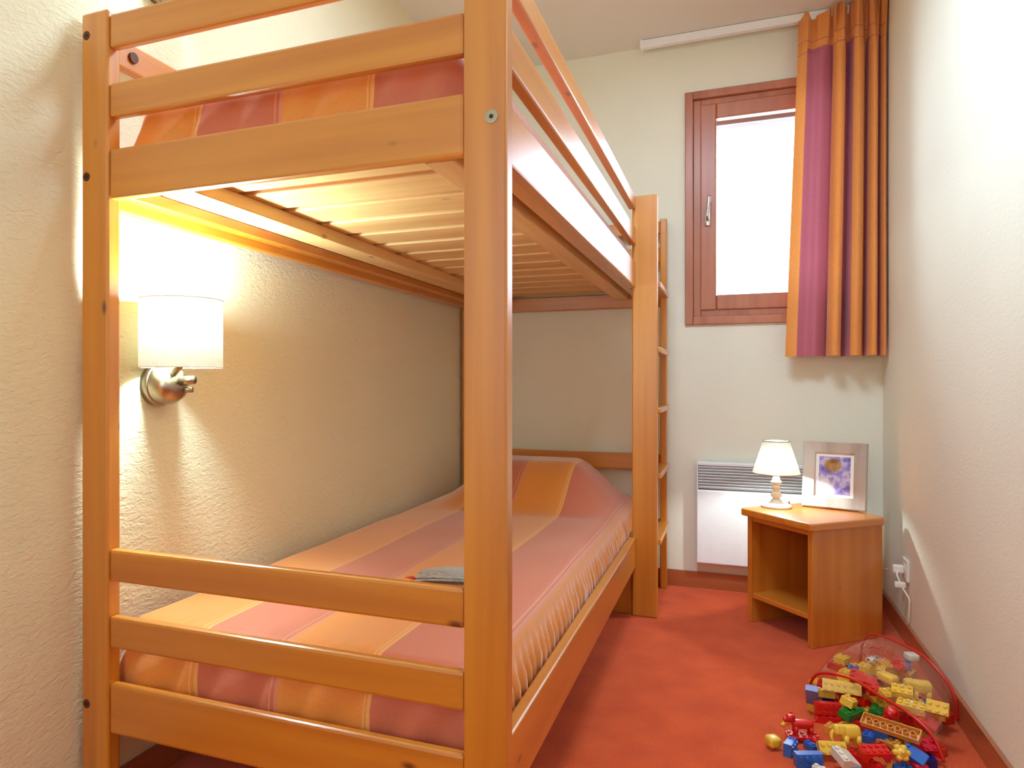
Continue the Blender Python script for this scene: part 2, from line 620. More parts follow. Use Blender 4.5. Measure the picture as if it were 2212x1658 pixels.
# long side rails towards the room
for z0, z1 in ((0.200, 0.322), (1.335, 1.441), (1.510, 1.581), (1.655, 1.708)):
    beam('side_rail', bed, (-0.394, Y0 + 0.036, z0), (-0.366, YF, z1), 'Y', bev=0.005)
# long side rails at the wall
for z0, z1, xo in ((0.200, 0.322, -0.038), (1.322, 1.441, 0), (1.637, 1.700, 0)):
    o = beam('side_rail', bed, (-1.268 + xo, Y0 + 0.034, z0), (-1.242 + xo, YE, z1), 'Y', bev=0.005)
bm = bmesh.new()
cyl(bm, (-1.244, 1.19, 1.669), (-1.236, 1.19, 1.669), 0.0125, 0.0115, 20)
link('dowel_cap', bm, HOLE, o, loc=(-1.24, 1.19, 1.669))
# cleats that carry the slatted base
for lo, hi in (((-1.242, Y0 + 0.04, 1.345), (-1.205, YE - 0.005, 1.372)), ((-0.43, Y0 + 0.04, 1.345), (-0.394, YE - 0.005, 1.372)),
               ((-1.280, Y0 + 0.04, 0.205), (-1.230, YE - 0.005, 0.232)), ((-0.43, Y0 + 0.04, 0.205), (-0.394, YE - 0.005, 0.232))):
    beam('cleat', bed, lo, hi, 'Y', bev=0.003)
def slat_base(z):
    for x0, x1 in ((-1.115, -1.03), (-0.515, -0.455)):
        bm = bmesh.new()
        box(bm, (x0, Y0 + 0.04, z - 0.034), (x1, YE - 0.01, z), 0.003)
        link('slat_bearer', bm, SLATY, bed, loc=((x0 + x1) / 2, 2.0, z))
    y = Y0 + 0.05
    n = 14
    pitch = (YE - 0.012 - y) / n
    for k in range(n):
        a = y + k * pitch
        bm = bmesh.new()
        box(bm, (-1.236, a + 0.004, z), (-0.398, a + pitch - 0.026, z + 0.017), 0.004)
        link('slat', bm, SLAT, bed, loc=(-0.81, a + pitch / 2, z))
slat_base(1.374)
slat_base(0.236)

# ------------------------------------------------------------------ mattresses under striped covers
def mattress(name, label, x0, x1, y0, y1, zb, zt, hump, seed, sag=0.0, bl=0.012):
    nx, ny, rd = 110, 220, 0.045
    bm = bmesh.new()
    cx, cy = (x0 + x1) / 2, (y0 + y1) / 2
    rc = 0.06
    def top(u, v):
        x, y = x0 + (x1 - x0) * u, y0 + (y1 - y0) * v
        dx, dy = min(x - x0, x1 - x), min(y - y0, y1 - y)
        z = 0.0
        for d in (dx, dy):
            if d < rd:
                z -= rd * (1 - math.sqrt(max(0, 1 - (1 - d / rd) ** 2)))
        z = max(z, -rd * 1.2)
        z += hump(x, y)
        z -= sag * math.sin(math.pi * u) * math.sin(math.pi * v)
        z += 0.004 * noise.noise(Vector((x * 7 + seed, y * 4, seed)))
        f = max(0, 1 - dy / 0.10) if y < cy else 0
        z += 0.002 * f * noise.noise(Vector((x * 70, y * 14, seed + 3)))
        return x, y, zt + z
    g = [[None] * (ny + 1) for _ in range(nx + 1)]
    for i in range(nx + 1):
        for j in range(ny + 1):
            # finer rows near the borders
            u = 0.5 - 0.5 * math.cos(math.pi * i / nx) if True else i / nx
            v = 0.5 - 0.5 * math.cos(math.pi * j / ny)
            u = 0.45 * u + 0.55 * i / nx
            v = 0.35 * v + 0.65 * j / ny
            x, y, z = top(u, v)
            # rounded plan corners
            ex = max(0, rc - min(x - x0, x1 - x)); ey = max(0, rc - min(y - y0, y1 - y))
            if ex > 0 and ey > 0:
                k = max(ex, ey) / math.hypot(ex, ey)
                x += (1 - k) * ex * (1 if x < cx else -1)
                y += (1 - k) * ey * (1 if y < cy else -1)
            g[i][j] = bm.verts.new((x, y, z))
    for i in range(nx):
        for j in range(ny):
            bm.faces.new((g[i][j], g[i + 1][j], g[i + 1][j + 1], g[i][j + 1]))
    loop = [g[i][0] for i in range(nx)] + [g[nx][j] for j in range(ny)] + [g[i][ny] for i in range(nx, 0, -1)] + [g[0][j] for j in range(ny, 0, -1)]
    # densify the skirt by adding points between loop points
    L = len(loop)
    rows = 9
    prev = loop
    s = [0.0]
    for k in range(1, L):
        s.append(s[-1] + (loop[k].co - loop[k - 1].co).length)
    cen = Vector((cx, cy, 0))
    for r in range(1, rows + 1):
        t = r / rows
        cur = []
        for k in range(L):
            p = loop[k].co
            a, b = loop[(k + 1) % L].co, loop[k - 1].co
            tan = (a - b); tan.z = 0; tan.normalize()
            nr = Vector((tan.y, -tan.x, 0))
            side = abs(nr.x) > 0.7 and nr.x > 0
            amp = (0.0075 if side else 0.006) * min(1, t * 3)
            ph = s[k]
            w = noise.noise(Vector((ph * 9, seed, t * 0.9)))
            sw = math.sin(ph * (150 if side else 62) + 2.2 * w + (0.0 if side else 3.0 * t))
            fold = amp * sw + 0.004 * noise.noise(Vector((ph * 20 + t * (0 if side else 3), t * 1.5, seed + 9)))
            bulge = bl * math.sin(math.pi * min(1, t * 0.9))
            tuck = -0.014 * max(0, t - 0.75) / 0.25
            q = Vector((p.x, p.y, 0)) + nr * (fold + bulge + tuck)
            zz = p.z + (zb - p.z) * t
            cur.append(bm.verts.new((q.x, q.y, zz)))
        for k in range(L):
            bm.faces.new((prev[k], cur[k], cur[(k + 1) % L], prev[(k + 1) % L]))
        prev = cur
    bm.faces.new(prev)
    o = link(name, bm, SPREAD, None, True, loc=(-0.791, cy, zb))
    return tag(o, label, 'mattress')

def sm(a, b, x):
    t = min(1, max(0, (x - a) / (b - a)))
    return t * t * (3 - 2 * t)
def hump_low(x, y):
    k = sm(2.62, 3.0, y) * (1 - sm(3.14, 3.33, y))
    return 0.175 * k * (sm(-1.25, -0.95, x) * (1 - sm(-0.66, -0.40, x)))
def hump_up(x, y):
    return 0.10 * sm(2.7, 3.02, y) * (1 - sm(3.14, 3.32, y)) * (sm(-1.24, -1.0, x) * (1 - sm(-0.62, -0.42, x)))
mattress('mattress', 'mattress on the lower bunk with orange and dusty red striped cover', -1.258, -0.416, 1.158, 3.335, 0.2535, 0.435, hump_low, 1.3)
mattress('mattress', 'mattress on the upper bunk with orange and red striped cover', -1.226, -0.424, 1.163, 3.33, 1.3915, 1.560, hump_up, 5.1, 0.0, 0.010)

# ------------------------------------------------------------------ wall sconces
def sconce(label, dz, power):
    cy, cz = 1.328, 0.945 + dz
    t = thing('wall_sconce', label, 'wall lamp', (XL, cy, cz), 'drum shade wall lamps beside the bunks')
    M = Matrix.Translation((XL, cy, cz)) @ Matrix.Rotation(math.radians(90), 4, 'Y')
    bm = bmesh.new()
    lathe(bm, [(0, 0), (0.052, 0), (0.052, 0.018), (0.050, 0.021), (0.048, 0.021)], M)
    link('wall_plate', bm, STEEL, t, True)
    bm = bmesh.new()
    lathe(bm, [(0.049, 0.022), (0.049, 0.03), (0.046, 0.048), (0.036, 0.066), (0.022, 0.074), (0, 0.076)], M)
    link('dome', bm, STEEL, t, True)
    bm = bmesh.new()
    cyl(bm, (XL + 0.07, cy + 0.002, cz + 0.008), (XL + 0.112, cy + 0.004, cz + 0.012), 0.012, 0.010, 20)
    cyl(bm, (XL + 0.07, cy + 0.012, cz - 0.012), (XL + 0.094, cy + 0.018, cz - 0.012), 0.008, 0.007, 16)
    link('switch', bm, STEEL, t, True)
    bm = bmesh.new()
    cyl(bm, (XL + 0.055, cy - 0.01, cz + 0.02), (XL + 0.11, cy - 0.035, cz + 0.05), 0.009, 0.009, 14)
    cyl(bm, (XL + 0.11, cy - 0.035, cz + 0.045), (XL + 0.11, cy - 0.035, cz + 0.085), 0.017, 0.017, 20)
    link('arm', bm, STEEL, t, True)
    sx, sy, sz = XL + 0.11, 1.293, cz + 0.04
    # drum shade with its rims
    bm = bmesh.new()
    lathe(bm, [(0.092, 0), (0.092, 0.157)], Matrix.Translation((sx, sy, sz)), 64)
    sh = link('shade', bm, SHADE_BIG, t, True, loc=(sx, sy, sz))
    for zz in (0.0, 0.157):
        bm = bmesh.new()
        pts = [(sx + 0.0923 * math.cos(a), sy + 0.0923 * math.sin(a), sz + zz) for a in [2 * math.pi * k / 64 for k in range(65)]]
        tube(bm, pts, 0.0013, 6)
        link('rim', bm, SHADE_BIG, sh, True)
    bm = bmesh.new()
    bmesh.ops.create_uvsphere(bm, u_segments=20, v_segments=14, radius=0.018, matrix=Matrix.Translation((sx, cy - 0.035, sz + 0.085)))
    link('bulb', bm, BULB, t, True)
    d = bpy.data.lights.new('sconce_light', 'POINT')
    d.energy = power
    d.color = (0.76, 1.0, 1.06)
    d.shadow_soft_size = 0.045
    lo = bpy.data.objects.new('sconce_light', d)
    COL.objects.link(lo)
    lo.parent = t
    lo.location = (sx - XL, -0.035, sz + 0.135 - cz)
def emit(name, col, st):
    t = NT(name)
    t.b.inputs['Base Color'].default_value = col
    t.b.inputs['Emission Color'].default_value = col
    t.b.inputs['Emission Strength'].default_value = st
    return t.m
BULB = emit('glowing_bulb', (1.0, 0.94, 0.82, 1), 6.0)
sconce('lit drum shade wall lamp on the left wall above the lower bunk', 0.0, 32.0)
sconce('drum shade wall lamp above the upper bunk, cut off by the top of the photo', 0.975, 11.0)

# ------------------------------------------------------------------ curtain and its rail
tr = thing('curtain_rail', 'white curtain track on the ceiling above the window', 'curtain rail', (0.1, 3.36, ZC))
bm = bmesh.new()
box(bm, (-0.392, 3.345, 2.507), (0.592, 3.375, ZC - 0.002), 0.003)
link('track', bm, WHITE, tr)
bm = bmesh.new()
box(bm, (-0.400, 3.341, 2.503), (-0.388, 3.379, ZC), 0.003)
link('end_cap', bm, WHITE, tr)

def curtain():
    # across the curtain at mid height: x, y-offset (negative = towards the room), colour 0 orange / 1 plum
    pr_ = [(0.232, 0.008, 0), (0.25, -0.004, 0), (0.272, -0.012, 1), (0.305, 0.000, 1), (0.335, -0.014, 1), (0.368, 0.012, 1), (0.384, 0.032, 0),
           (0.380, 0.0, 0), (0.392, -0.046, 0), (0.412, -0.055, 0), (0.428, -0.030, 0), (0.432, 0.02, 1), (0.444, 0.04, 1), (0.452, 0.0, 1),
           (0.458, -0.044, 0), (0.480, -0.060, 0), (0.500, -0.034, 0), (0.504, 0.018, 0), (0.514, 0.036, 1), (0.520, -0.01, 0),
           (0.530, -0.05, 0), (0.546, -0.055, 0), (0.556, -0.018, 0), (0.560, 0.022, 1), (0.568, -0.008, 0), (0.578, -0.036, 0), (0.588, -0.02, 0)]
    per = 6
    path = catmull([(a, b, 0) for a, b, c in pr_], per)
    cols = []
    for i in range(len(pr_) - 1):
        cols += [pr_[i][2]] * per
    zt, zb, nz = 2.538, 1.062, 90
    bm = bmesh.new()
    rows = []
    N = len(path)
    for j in range(nz + 1):
        t = j / nz
        z = zt + (zb - zt) * t
        head = max(0.0, 1 - (zt - z) / 0.20)          # pleated heading
        hem = sm(0.55, 1.0, t)
        row = []
        for i, p in enumerate(path):
            u = i / (N - 1)
            xx = p.x
            # pulled in at the top, spread at the bottom
            left_top, left_bot = 0.268, 0.214
            lx = left_top + (left_bot - left_top) * t
            xx = lx + (p.x - 0.232) * (0.592 - lx) / (0.588 - 0.232)
            amp = 0.75 + 0.3 * t - 0.35 * head
            yy = p.y * amp + 0.006 * noise.noise(Vector((u * 9, t * 3, 1.7)))
            if head > 0:
                yy += 0.016 * head * math.sin(u * 62 + 1.1) + 0.010 * head * math.sin(u * 133)
                xx += 0.006 * head * math.sin(u * 47)
                if u < 0.3:
                    yy += -0.02 * head * math.sin(u / 0.3 * math.pi * 3)
            zz = z
            if j == 0:
                zz += 0.005 * math.sin(u * 40)
            if u < 0.28:
                zz -= 0.018 * (1 - t) * (1 - u / 0.28) * 1.6
            row.append(bm.verts.new((min(xx, 0.594), 3.325 + yy, zz)))
        rows.append(row)
    for j in range(nz):
        t = j / nz
        z = zt + (zb - zt) * t
        for i in range(N - 1):
            f = bm.faces.new((rows[j][i], rows[j + 1][i], rows[j + 1][i + 1], rows[j][i + 1]))
            f.material_index = 1 if (cols[i] == 1 and z < 2.40) else 0
    c = link('curtain', bm, [CUR_O, CUR_P], None, True, loc=(0.4, 3.325, 2.53))
    tag(c, 'short orange and plum striped curtain hanging at the right of the window', 'curtain')
    # stitched heading tape
    for zz in (2.42, 2.378):
        bm = bmesh.new()
        j = round((zt - zz) / (zt - zb) * nz)
        pts = [Vector((0, 0, 0))] * 0
        for i in range(N):
            v = c.data.vertices[j * N + i].co + c.location
            pts.append(v + Vector((0, -0.0012, 0)))
        tube(bm, pts, 0.0011, 5)
        link('heading_stitch', bm, CUR_P, c, True)
curtain()

# ------------------------------------------------------------------ wall heater
ht = thing('wall_heater', 'white electric panel heater with a louvred top on the wall under the window', 'heater', (0.09, YB, 0.13))
bm = bmesh.new()
box(bm, (-0.152, YB - 0.062, 0.127), (0.335, YB - 0.012, 0.462), 0.006)
box(bm, (-0.148, YB - 0.045, 0.462), (0.331, YB - 0.014, 0.575), 0.003)
box(bm, (-0.150, YB - 0.062, 0.572), (0.333, YB - 0.012, 0.588), 0.004)
box(bm, (-0.152, YB - 0.06, 0.455), (-0.145, YB - 0.012, 0.585), 0.002)
box(bm, (0.328, YB - 0.06, 0.455), (0.335, YB - 0.012, 0.585), 0.002)
box(bm, (-0.1, YB - 0.014, 0.15), (-0.06, YB, 0.5))
box(bm, (0.24, YB - 0.014, 0.15), (0.28, YB, 0.5))
link('body', bm, WHITE, ht)
for k in range(8):
    z = 0.473 + k * 0.0128
    bm = bmesh.new()
    box(bm, (-0.144, -0.011, -0.0018), (0.327, 0.011, 0.0018), 0.0008, 1)
    bm.transform(Matrix.Translation((0, YB - 0.053, z)) @ Matrix.Rotation(math.radians(-32), 4, 'X'))
    link('louvre', bm, WHITE, ht)
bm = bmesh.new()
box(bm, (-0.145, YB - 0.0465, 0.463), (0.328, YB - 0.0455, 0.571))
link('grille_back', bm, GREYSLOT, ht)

# ------------------------------------------------------------------ nightstand
yaw = math.radians(41.5)
NSX = Matrix.Translation((0.267, 2.779, 0)) @ Matrix.Rotation(yaw, 4, 'Z')   # local x: depth to the right rear, y: along the open front
ns = thing('nightstand', 'small pine bedside cabinet with an open front in the corner by the window', 'nightstand', (0.3, 3.0, 0))
D, Wd, ZT = 0.345, 0.318, 0.45
def nsbox(name, lo, hi, ax, bev=0.003, parent=None):
    bm = bmesh.new()
    box(bm, lo, hi, bev)
    o = link(name, bm, NS[ax], None, loc=(0, 0, 0))
    o.parent = parent or ns
    o.matrix_local = Matrix.Translation(-ns.location) @ NSX
    return o
nsbox('side_panel', (0, 0, 0), (D, 0.022, ZT - 0.028), 'Z')
nsbox('side_panel', (0, Wd - 0.022, 0), (D, Wd, ZT - 0.028), 'Z')
nsbox('back_panel', (D - 0.016, 0.022, 0.06), (D - 0.004, Wd - 0.022, ZT - 0.028), 'Z')
nsbox('shelf', (0.004, 0.022, 0.098), (D - 0.016, Wd - 0.022, 0.118), 'Y')
nsbox('top_rail', (0.006, 0.022, ZT - 0.05), (0.024, Wd - 0.022, ZT - 0.028), 'Y')
# top board with clipped corners
bm = bmesh.new()
a0, a1, b0, b1, ch = -0.024, D + 0.012, -0.022, Wd + 0.022, 0.03
out = [(a0 + ch * 0.5, b0), (a1 - ch, b0), (a1, b0 + ch), (a1, b1 - ch * 0.3), (a1 - ch * 0.3, b1), (a0 + ch * 0.5, b1), (a0, b1 - ch * 0.5), (a0, b0 + ch * 0.5)]
vb = [bm.verts.new((x, y, ZT - 0.028)) for x, y in out]
f = bm.faces.new(vb)
ex = bmesh.ops.extrude_face_region(bm, geom=[f])
for v in [g for g in ex['geom'] if isinstance(g, bmesh.types.BMVert)]:
    v.co.z = ZT
bmesh.ops.bevel(bm, geom=[e for e in bm.edges], offset=0.006, segments=3, affect='EDGES', profile=0.5)
o = link('top', bm, NS['X'], None, loc=(0, 0, 0))
o.parent = ns
o.matrix_local = Matrix.Translation(-ns.location) @ NSX

# ------------------------------------------------------------------ table lamp
LX, LY = 0.165, 3.075
lamp = thing('table_lamp', 'small white table lamp, lit, on the bedside cabinet', 'lamp', (LX, LY, ZT))
M = Matrix.Translation((LX, LY, ZT))
bm = bmesh.new()
lathe(bm, [(0, 0), (0.056, 0), (0.057, 0.006), (0.054, 0.012), (0.04, 0.016), (0.022, 0.02), (0.02, 0.03), (0.014, 0.034), (0.012, 0.04)], M)
link('base', bm, LAMPW, lamp, True)
bm = bmesh.new()
lathe(bm, [(0.012, 0.038), (0.019, 0.044), (0.021, 0.052), (0.017, 0.06), (0.011, 0.066), (0.013, 0.074), (0.017, 0.08), (0.013, 0.087), (0.012, 0.094), (0.021, 0.1), (0.021, 0.104), (0.014, 0.112), (0.012, 0.13), (0.012, 0.142), (0.0, 0.144)], M)
link('stem', bm, LAMPW, lamp, True)
bm = bmesh.new()
lathe(bm, [(0.088, 0.136), (0.0885, 0.140), (0.0505, 0.262), (0.050, 0.268)], M, 56)
sh = link('shade', bm, SHADE_SM, lamp, True)
for rr, zz in ((0.0505, 0.266), (0.0885, 0.137)):
    bm = bmesh.new()
    tube(bm, [(LX + rr * math.cos(a), LY + rr * math.sin(a), ZT + zz) for a in [2 * math.pi * k / 48 for k in range(49)]], 0.0016, 6)
    link('trim', bm, STEEL, sh, True)
bm = bmesh.new()
bmesh.ops.create_uvsphere(bm, u_segments=18, v_segments=12, radius=0.014, matrix=Matrix.Translation((LX, LY, ZT + 0.215)))
link('bulb', bm, BULB, lamp, True)
d = bpy.data.lights.new('table_lamp_light', 'POINT')
d.energy = 7.5
d.color = (0.86, 0.97, 0.96)
d.shadow_soft_size = 0.016
lo_ = bpy.data.objects.new('table_lamp_light', d)
COL.objects.link(lo_)
lo_.parent = lamp
lo_.location = (0, 0, 0.178)
# cord: down behind the cabinet, a loop inside it and the plug by the socket
bm = bmesh.new()
cord = catmull([(LX + 0.03, LY + 0.05, ZT + 0.008), (LX + 0.055, LY + 0.125, ZT + 0.006), (LX + 0.06, LY + 0.155, ZT - 0.04), (LX + 0.07, LY + 0.16, 0.30), (0.30, 3.30, 0.22), (0.42, 3.25, 0.20), (0.52, 3.17, 0.215), (0.556, 3.10, 0.235)], 8)
tube(bm, cord, 0.003, 8)
cd = link('power_cord', bm, WHITEP, lamp, True)
bm = bmesh.new()
lp = [NSX @ Vector(p) for p in ((0.325, 0.045, 0.262), (0.27, 0.055, 0.264), (0.21, 0.085, 0.257), (0.195, 0.11, 0.24), (0.21, 0.095, 0.226), (0.27, 0.06, 0.218), (0.325, 0.045, 0.215))]
tube(bm, catmull(lp, 8), 0.003, 8)
link('cord_loop', bm, WHITEP, cd, True)

# ------------------------------------------------------------------ wall socket and adapter plug
sk = thing('wall_socket', 'white wall socket low on the right wall behind the bedside cabinet', 'socket', (XR, 2.985, 0.265))
bm = bmesh.new()
box(bm, (XR - 0.01, 2.945, 0.225), (XR, 3.025, 0.305), 0.004)
link('plate', bm, WHITEP, sk)
bm = bmesh.new()
cyl(bm, (XR - 0.0115, 2.985, 0.265), (XR - 0.009, 2.985, 0.265), 0.022, 0.022, 28)
link('well', bm, WHITEP, sk)
pg = thing('plug', 'white plug with a short lead in the socket beside the bedside cabinet', 'plug', (0.56, 3.0, 0.22))
bm = bmesh.new()
box(bm, (0.552, 2.972, 0.25), (0.5885, 2.998, 0.28), 0.006)
link('plug_body', bm, WHITEP, pg)
bm = bmesh.new()
box(bm, (0.552, 2.94, 0.205), (0.588, 2.962, 0.226), 0.005)
link('connector', bm, WHITEP, pg)
bm = bmesh.new()
tube(bm, catmull([(0.57, 2.975, 0.262), (0.562, 2.962, 0.25), (0.566, 2.954, 0.235), (0.572, 2.951, 0.222)], 8), 0.003, 8)
tube(bm, catmull([(0.575, 2.945, 0.21), (0.585, 2.93, 0.19), (0.592, 2.915, 0.17), (0.594, 2.93, 0.10), (0.594, 2.95, 0.074)], 8), 0.003, 8)
link('lead', bm, WHITEP, pg, True)

# ------------------------------------------------------------------ photo frame
def picture_mat():
    t = NT('beach_snapshot')
    co = t.n('ShaderNodeTexCoord')
    nz = t.n('ShaderNodeTexNoise')
    nz.inputs['Scale'].default_value = 26
    nz.inputs['Detail'].default_value = 5
    t.l(co.outputs['Object'], nz.inputs['Vector'])
    sp = t.n('ShaderNodeSeparateXYZ')
    t.l(co.outputs['Object'], sp.inputs[0])
    r = t.ramp(nz.outputs['Fac'], [(0.36, lin(96, 84, 160)), (0.48, lin(150, 140, 206)), (0.56, lin(196, 190, 220)), (0.66, lin(120, 104, 176))])
    # brown shape in the upper half
    ds = t.n('ShaderNodeVectorMath', operation='DISTANCE')
    mp = t.n('ShaderNodeMapping')
    mp.inputs['Scale'].default_value = (1, 0.0, 1.15)
    t.l(co.outputs['Object'], mp.inputs['Vector'])
    t.l(mp.outputs[0], ds.inputs[0])
    ds.inputs[1].default_value = (-0.006, 0, 0.046)
    br = t.ramp(ds.outputs['Value'], [(0.028, (1, 1, 1, 1)), (0.034, (0, 0, 0, 1))])
    bn = t.ramp(nz.outputs['Fac'], [(0.35, lin(110, 74, 36)), (0.65, lin(186, 146, 96))])
    m1 = t.n('ShaderNodeMix', data_type='RGBA')
    t.l(br.outputs[0], m1.inputs['Factor'])
    t.l(r.outputs[0], m1.inputs['A'])
    t.l(bn.outputs[0], m1.inputs['B'])
    # pale patch at the lower left
    d2 = t.n('ShaderNodeVectorMath', operation='DISTANCE')
    t.l(co.outputs['Object'], d2.inputs[0])
    d2.inputs[1].default_value = (-0.045, 0, -0.055)
    b2 = t.ramp(d2.outputs['Value'], [(0.03, (1, 1, 1, 1)), (0.05, (0, 0, 0, 1))])
    m2 = t.n('ShaderNodeMix', data_type='RGBA')
    t.l(b2.outputs[0], m2.inputs['Factor'])
    t.l(m1.outputs['Result'], m2.inputs['A'])
    m2.inputs['B'].default_value = lin(222, 220, 226)
    t.l(m2.outputs['Result'], t.b.inputs['Base Color'])
    t.b.inputs['Roughness'].default_value = 0.25
    return t.m
FW, FH = 0.228, 0.262
fdir = math.atan2(3.082 - 3.145, 0.477 - 0.268)
fm = Matrix.Translation((0.372, 3.105, ZT)) @ Matrix.Rotation(fdir, 4, 'Z') @ Matrix.Rotation(math.radians(-9), 4, 'X')
pf = thing('picture_frame', 'grey wooden picture frame with a white mat on the bedside cabinet', 'picture frame', (0.372, 3.105, ZT))
def pfpart(name, bm, mat, parent=None, smooth=False):
    o = link(name, bm, mat, None, smooth, loc=(0, 0, 0))
    o.parent = parent or pf
    if parent is None:
        o.matrix_local = Matrix.Translation(-pf.location) @ fm
    return o
bm = bmesh.new()
zo, bw = 0.003, 0.046
# mitred frame with a sloped profile
def ringpts(inset, y):
    return [bm.verts.new((x, y, z)) for x, z in ((-FW / 2 + inset, zo + inset), (FW / 2 - inset, zo + inset), (FW / 2 - inset, zo + FH - inset), (-FW / 2 + inset, zo + FH - inset))]
R = [ringpts(0, 0.014), ringpts(0, -0.006), ringpts(0.004, -0.010), ringpts(bw - 0.004, -0.004), ringpts(bw, 0.0), ringpts(bw, 0.014)]
for a, b in zip(R, R[1:] + R[:1]):
    for k in range(4):
        bm.faces.new((a[k], a[(k + 1) % 4], b[(k + 1) % 4], b[k]))
pfpart('frame', bm, FRAMEW)
bm = bmesh.new()
box(bm, (-FW / 2 + bw - 0.002, 0.004, zo + bw - 0.002), (FW / 2 - bw + 0.002, 0.007, zo + FH - bw + 0.002))
mb = pfpart('mat_board', bm, MATW)
bm = bmesh.new()
pw, ph = FW / 2 - bw - 0.012, FH / 2 - bw - 0.011
box(bm, (-pw, -0.0005, -ph), (pw, 0.0005, ph))
o = pfpart('picture', bm, picture_mat(), mb)
o.matrix_local = Matrix.Translation((0, 0.0032, zo + FH / 2))
bm = bmesh.new()
box(bm, (-0.03, 0.014, 0.10), (0.03, 0.018, 0.17), 0.001)
vs = box(bm, (-0.025, -0.002, -0.005), (0.025, 0.002, 0.128), 0.001)
T = Matrix.Translation((0, 0.055, 0.014)) @ Matrix.Rotation(math.radians(17), 4, 'X')
for v in vs:
    v.co = T @ v.co
pfpart('easel_back', bm, GREYSLOT)

# ------------------------------------------------------------------ leaflet and pencil on the lower bunk
def paper_mat():
    t = NT('printed_paper')
    co = t.n('ShaderNodeTexCoord')
    mp = t.n('ShaderNodeMapping')
    mp.inputs['Scale'].default_value = (60, 260, 60)
    t.l(co.outputs['Object'], mp.inputs['Vector'])
    nz = t.n('ShaderNodeTexNoise')
    nz.inputs['Scale'].default_value = 1.0
    nz.inputs['Detail'].default_value = 4
    t.l(mp.outputs[0], nz.inputs['Vector'])
    r = t.ramp(nz.outputs['Fac'], [(0.34, lin(140, 142, 152)), (0.44, lin(228, 230, 234)), (0.7, lin(242, 244, 244))])
    t.l(r.outputs[0], t.b.inputs['Base Color'])
    t.b.inputs['Roughness'].default_value = 0.5
    return t.m
PAPER = paper_mat()
PAPERTOP = NT('leaflet_cover')
_co = PAPERTOP.n('ShaderNodeTexCoord')
_sp = PAPERTOP.n('ShaderNodeSeparateXYZ')
PAPERTOP.l(_co.outputs['Object'], _sp.inputs[0])
_mp = PAPERTOP.n('ShaderNodeMapping')
_mp.inputs['Scale'].default_value = (70, 240, 1)
PAPERTOP.l(_co.outputs['Object'], _mp.inputs['Vector'])
_nz = PAPERTOP.n('ShaderNodeTexNoise')
_nz.inputs['Scale'].default_value = 1.0
PAPERTOP.l(_mp.outputs[0], _nz.inputs['Vector'])
_pr = PAPERTOP.ramp(_nz.outputs['Fac'], [(0.36, lin(150, 150, 162)), (0.46, lin(240, 242, 244))])
_lo = PAPERTOP.ramp(_sp.outputs['Y'], [(0.0, (1, 1, 1, 1)), (0.012, (0, 0, 0, 1))])
_mx = PAPERTOP.n('ShaderNodeMix', data_type='RGBA')
PAPERTOP.l(_lo.outputs[0], _mx.inputs['Factor'])
_mx.inputs['A'].default_value = lin(244, 247, 250)
PAPERTOP.l(_pr.outputs[0], _mx.inputs['B'])
PAPERTOP.l(_mx.outputs['Result'], PAPERTOP.b.inputs['Base Color'])
PAPERTOP.b.inputs['Roughness'].default_value = 0.22
PAPERTOP = PAPERTOP.m
leaf = thing('leaflet', 'folded printed leaflet lying on the lower bunk behind the near post', 'leaflet', (-0.70, 1.70, 0.4405))
for lay, (dx, dy, rot, m) in enumerate(((0.0, 0.0, 0.0, PAPER), (0.004, -0.004, 1.5, PAPER), (0.001, 0.004, -2.0, PAPERTOP))):
    lf = bmesh.new()
    N = 16
    rows = []
    for j in range(7):
        v = j / 6
        row = []
        for k in range(N + 1):
            u = k / N
            z = 0.0012 + 0.0035 * lay + 0.010 * math.sin(math.pi * u * 0.9) * (0.4 + 0.6 * v) * (0.6 + 0.2 * lay)
            row.append(lf.verts.new((-0.075 + 0.16 * u, -0.055 + (0.115 - 0.012 * lay) * v, z)))
        rows.append(row)
    for j in range(6):
        for k in range(N):
            lf.faces.new((rows[j][k], rows[j][k + 1], rows[j + 1][k + 1], rows[j + 1][k]))
    bmesh.ops.solidify(lf, geom=lf.faces[:], thickness=-0.0008)
    lf.transform(Matrix.Translation((-0.70 + dx, 1.70 + dy, 0.4405)) @ Matrix.Rotation(math.radians(12 + rot), 4, 'Z'))
    link('sheet', lf, m, leaf)
pen = thing('pencil', 'thin red pencil poking out from under the leaflet on the lower bunk', 'pencil', (-0.74, 1.655, 0.4435))
bm = bmesh.new()
cyl(bm, (-0.778, 1.6515, 0.4445), (-0.70, 1.659, 0.4445), 0.0034, 0.0034, 8)
link('shaft', bm, RED, pen)
bm = bmesh.new()
cyl(bm, (-0.795, 1.650, 0.4435), (-0.778, 1.6515, 0.4445), 0.0006, 0.0034, 8)
link('tip', bm, plain('sharpened_red_tip', lin(190, 70, 40), 0.5), pen)

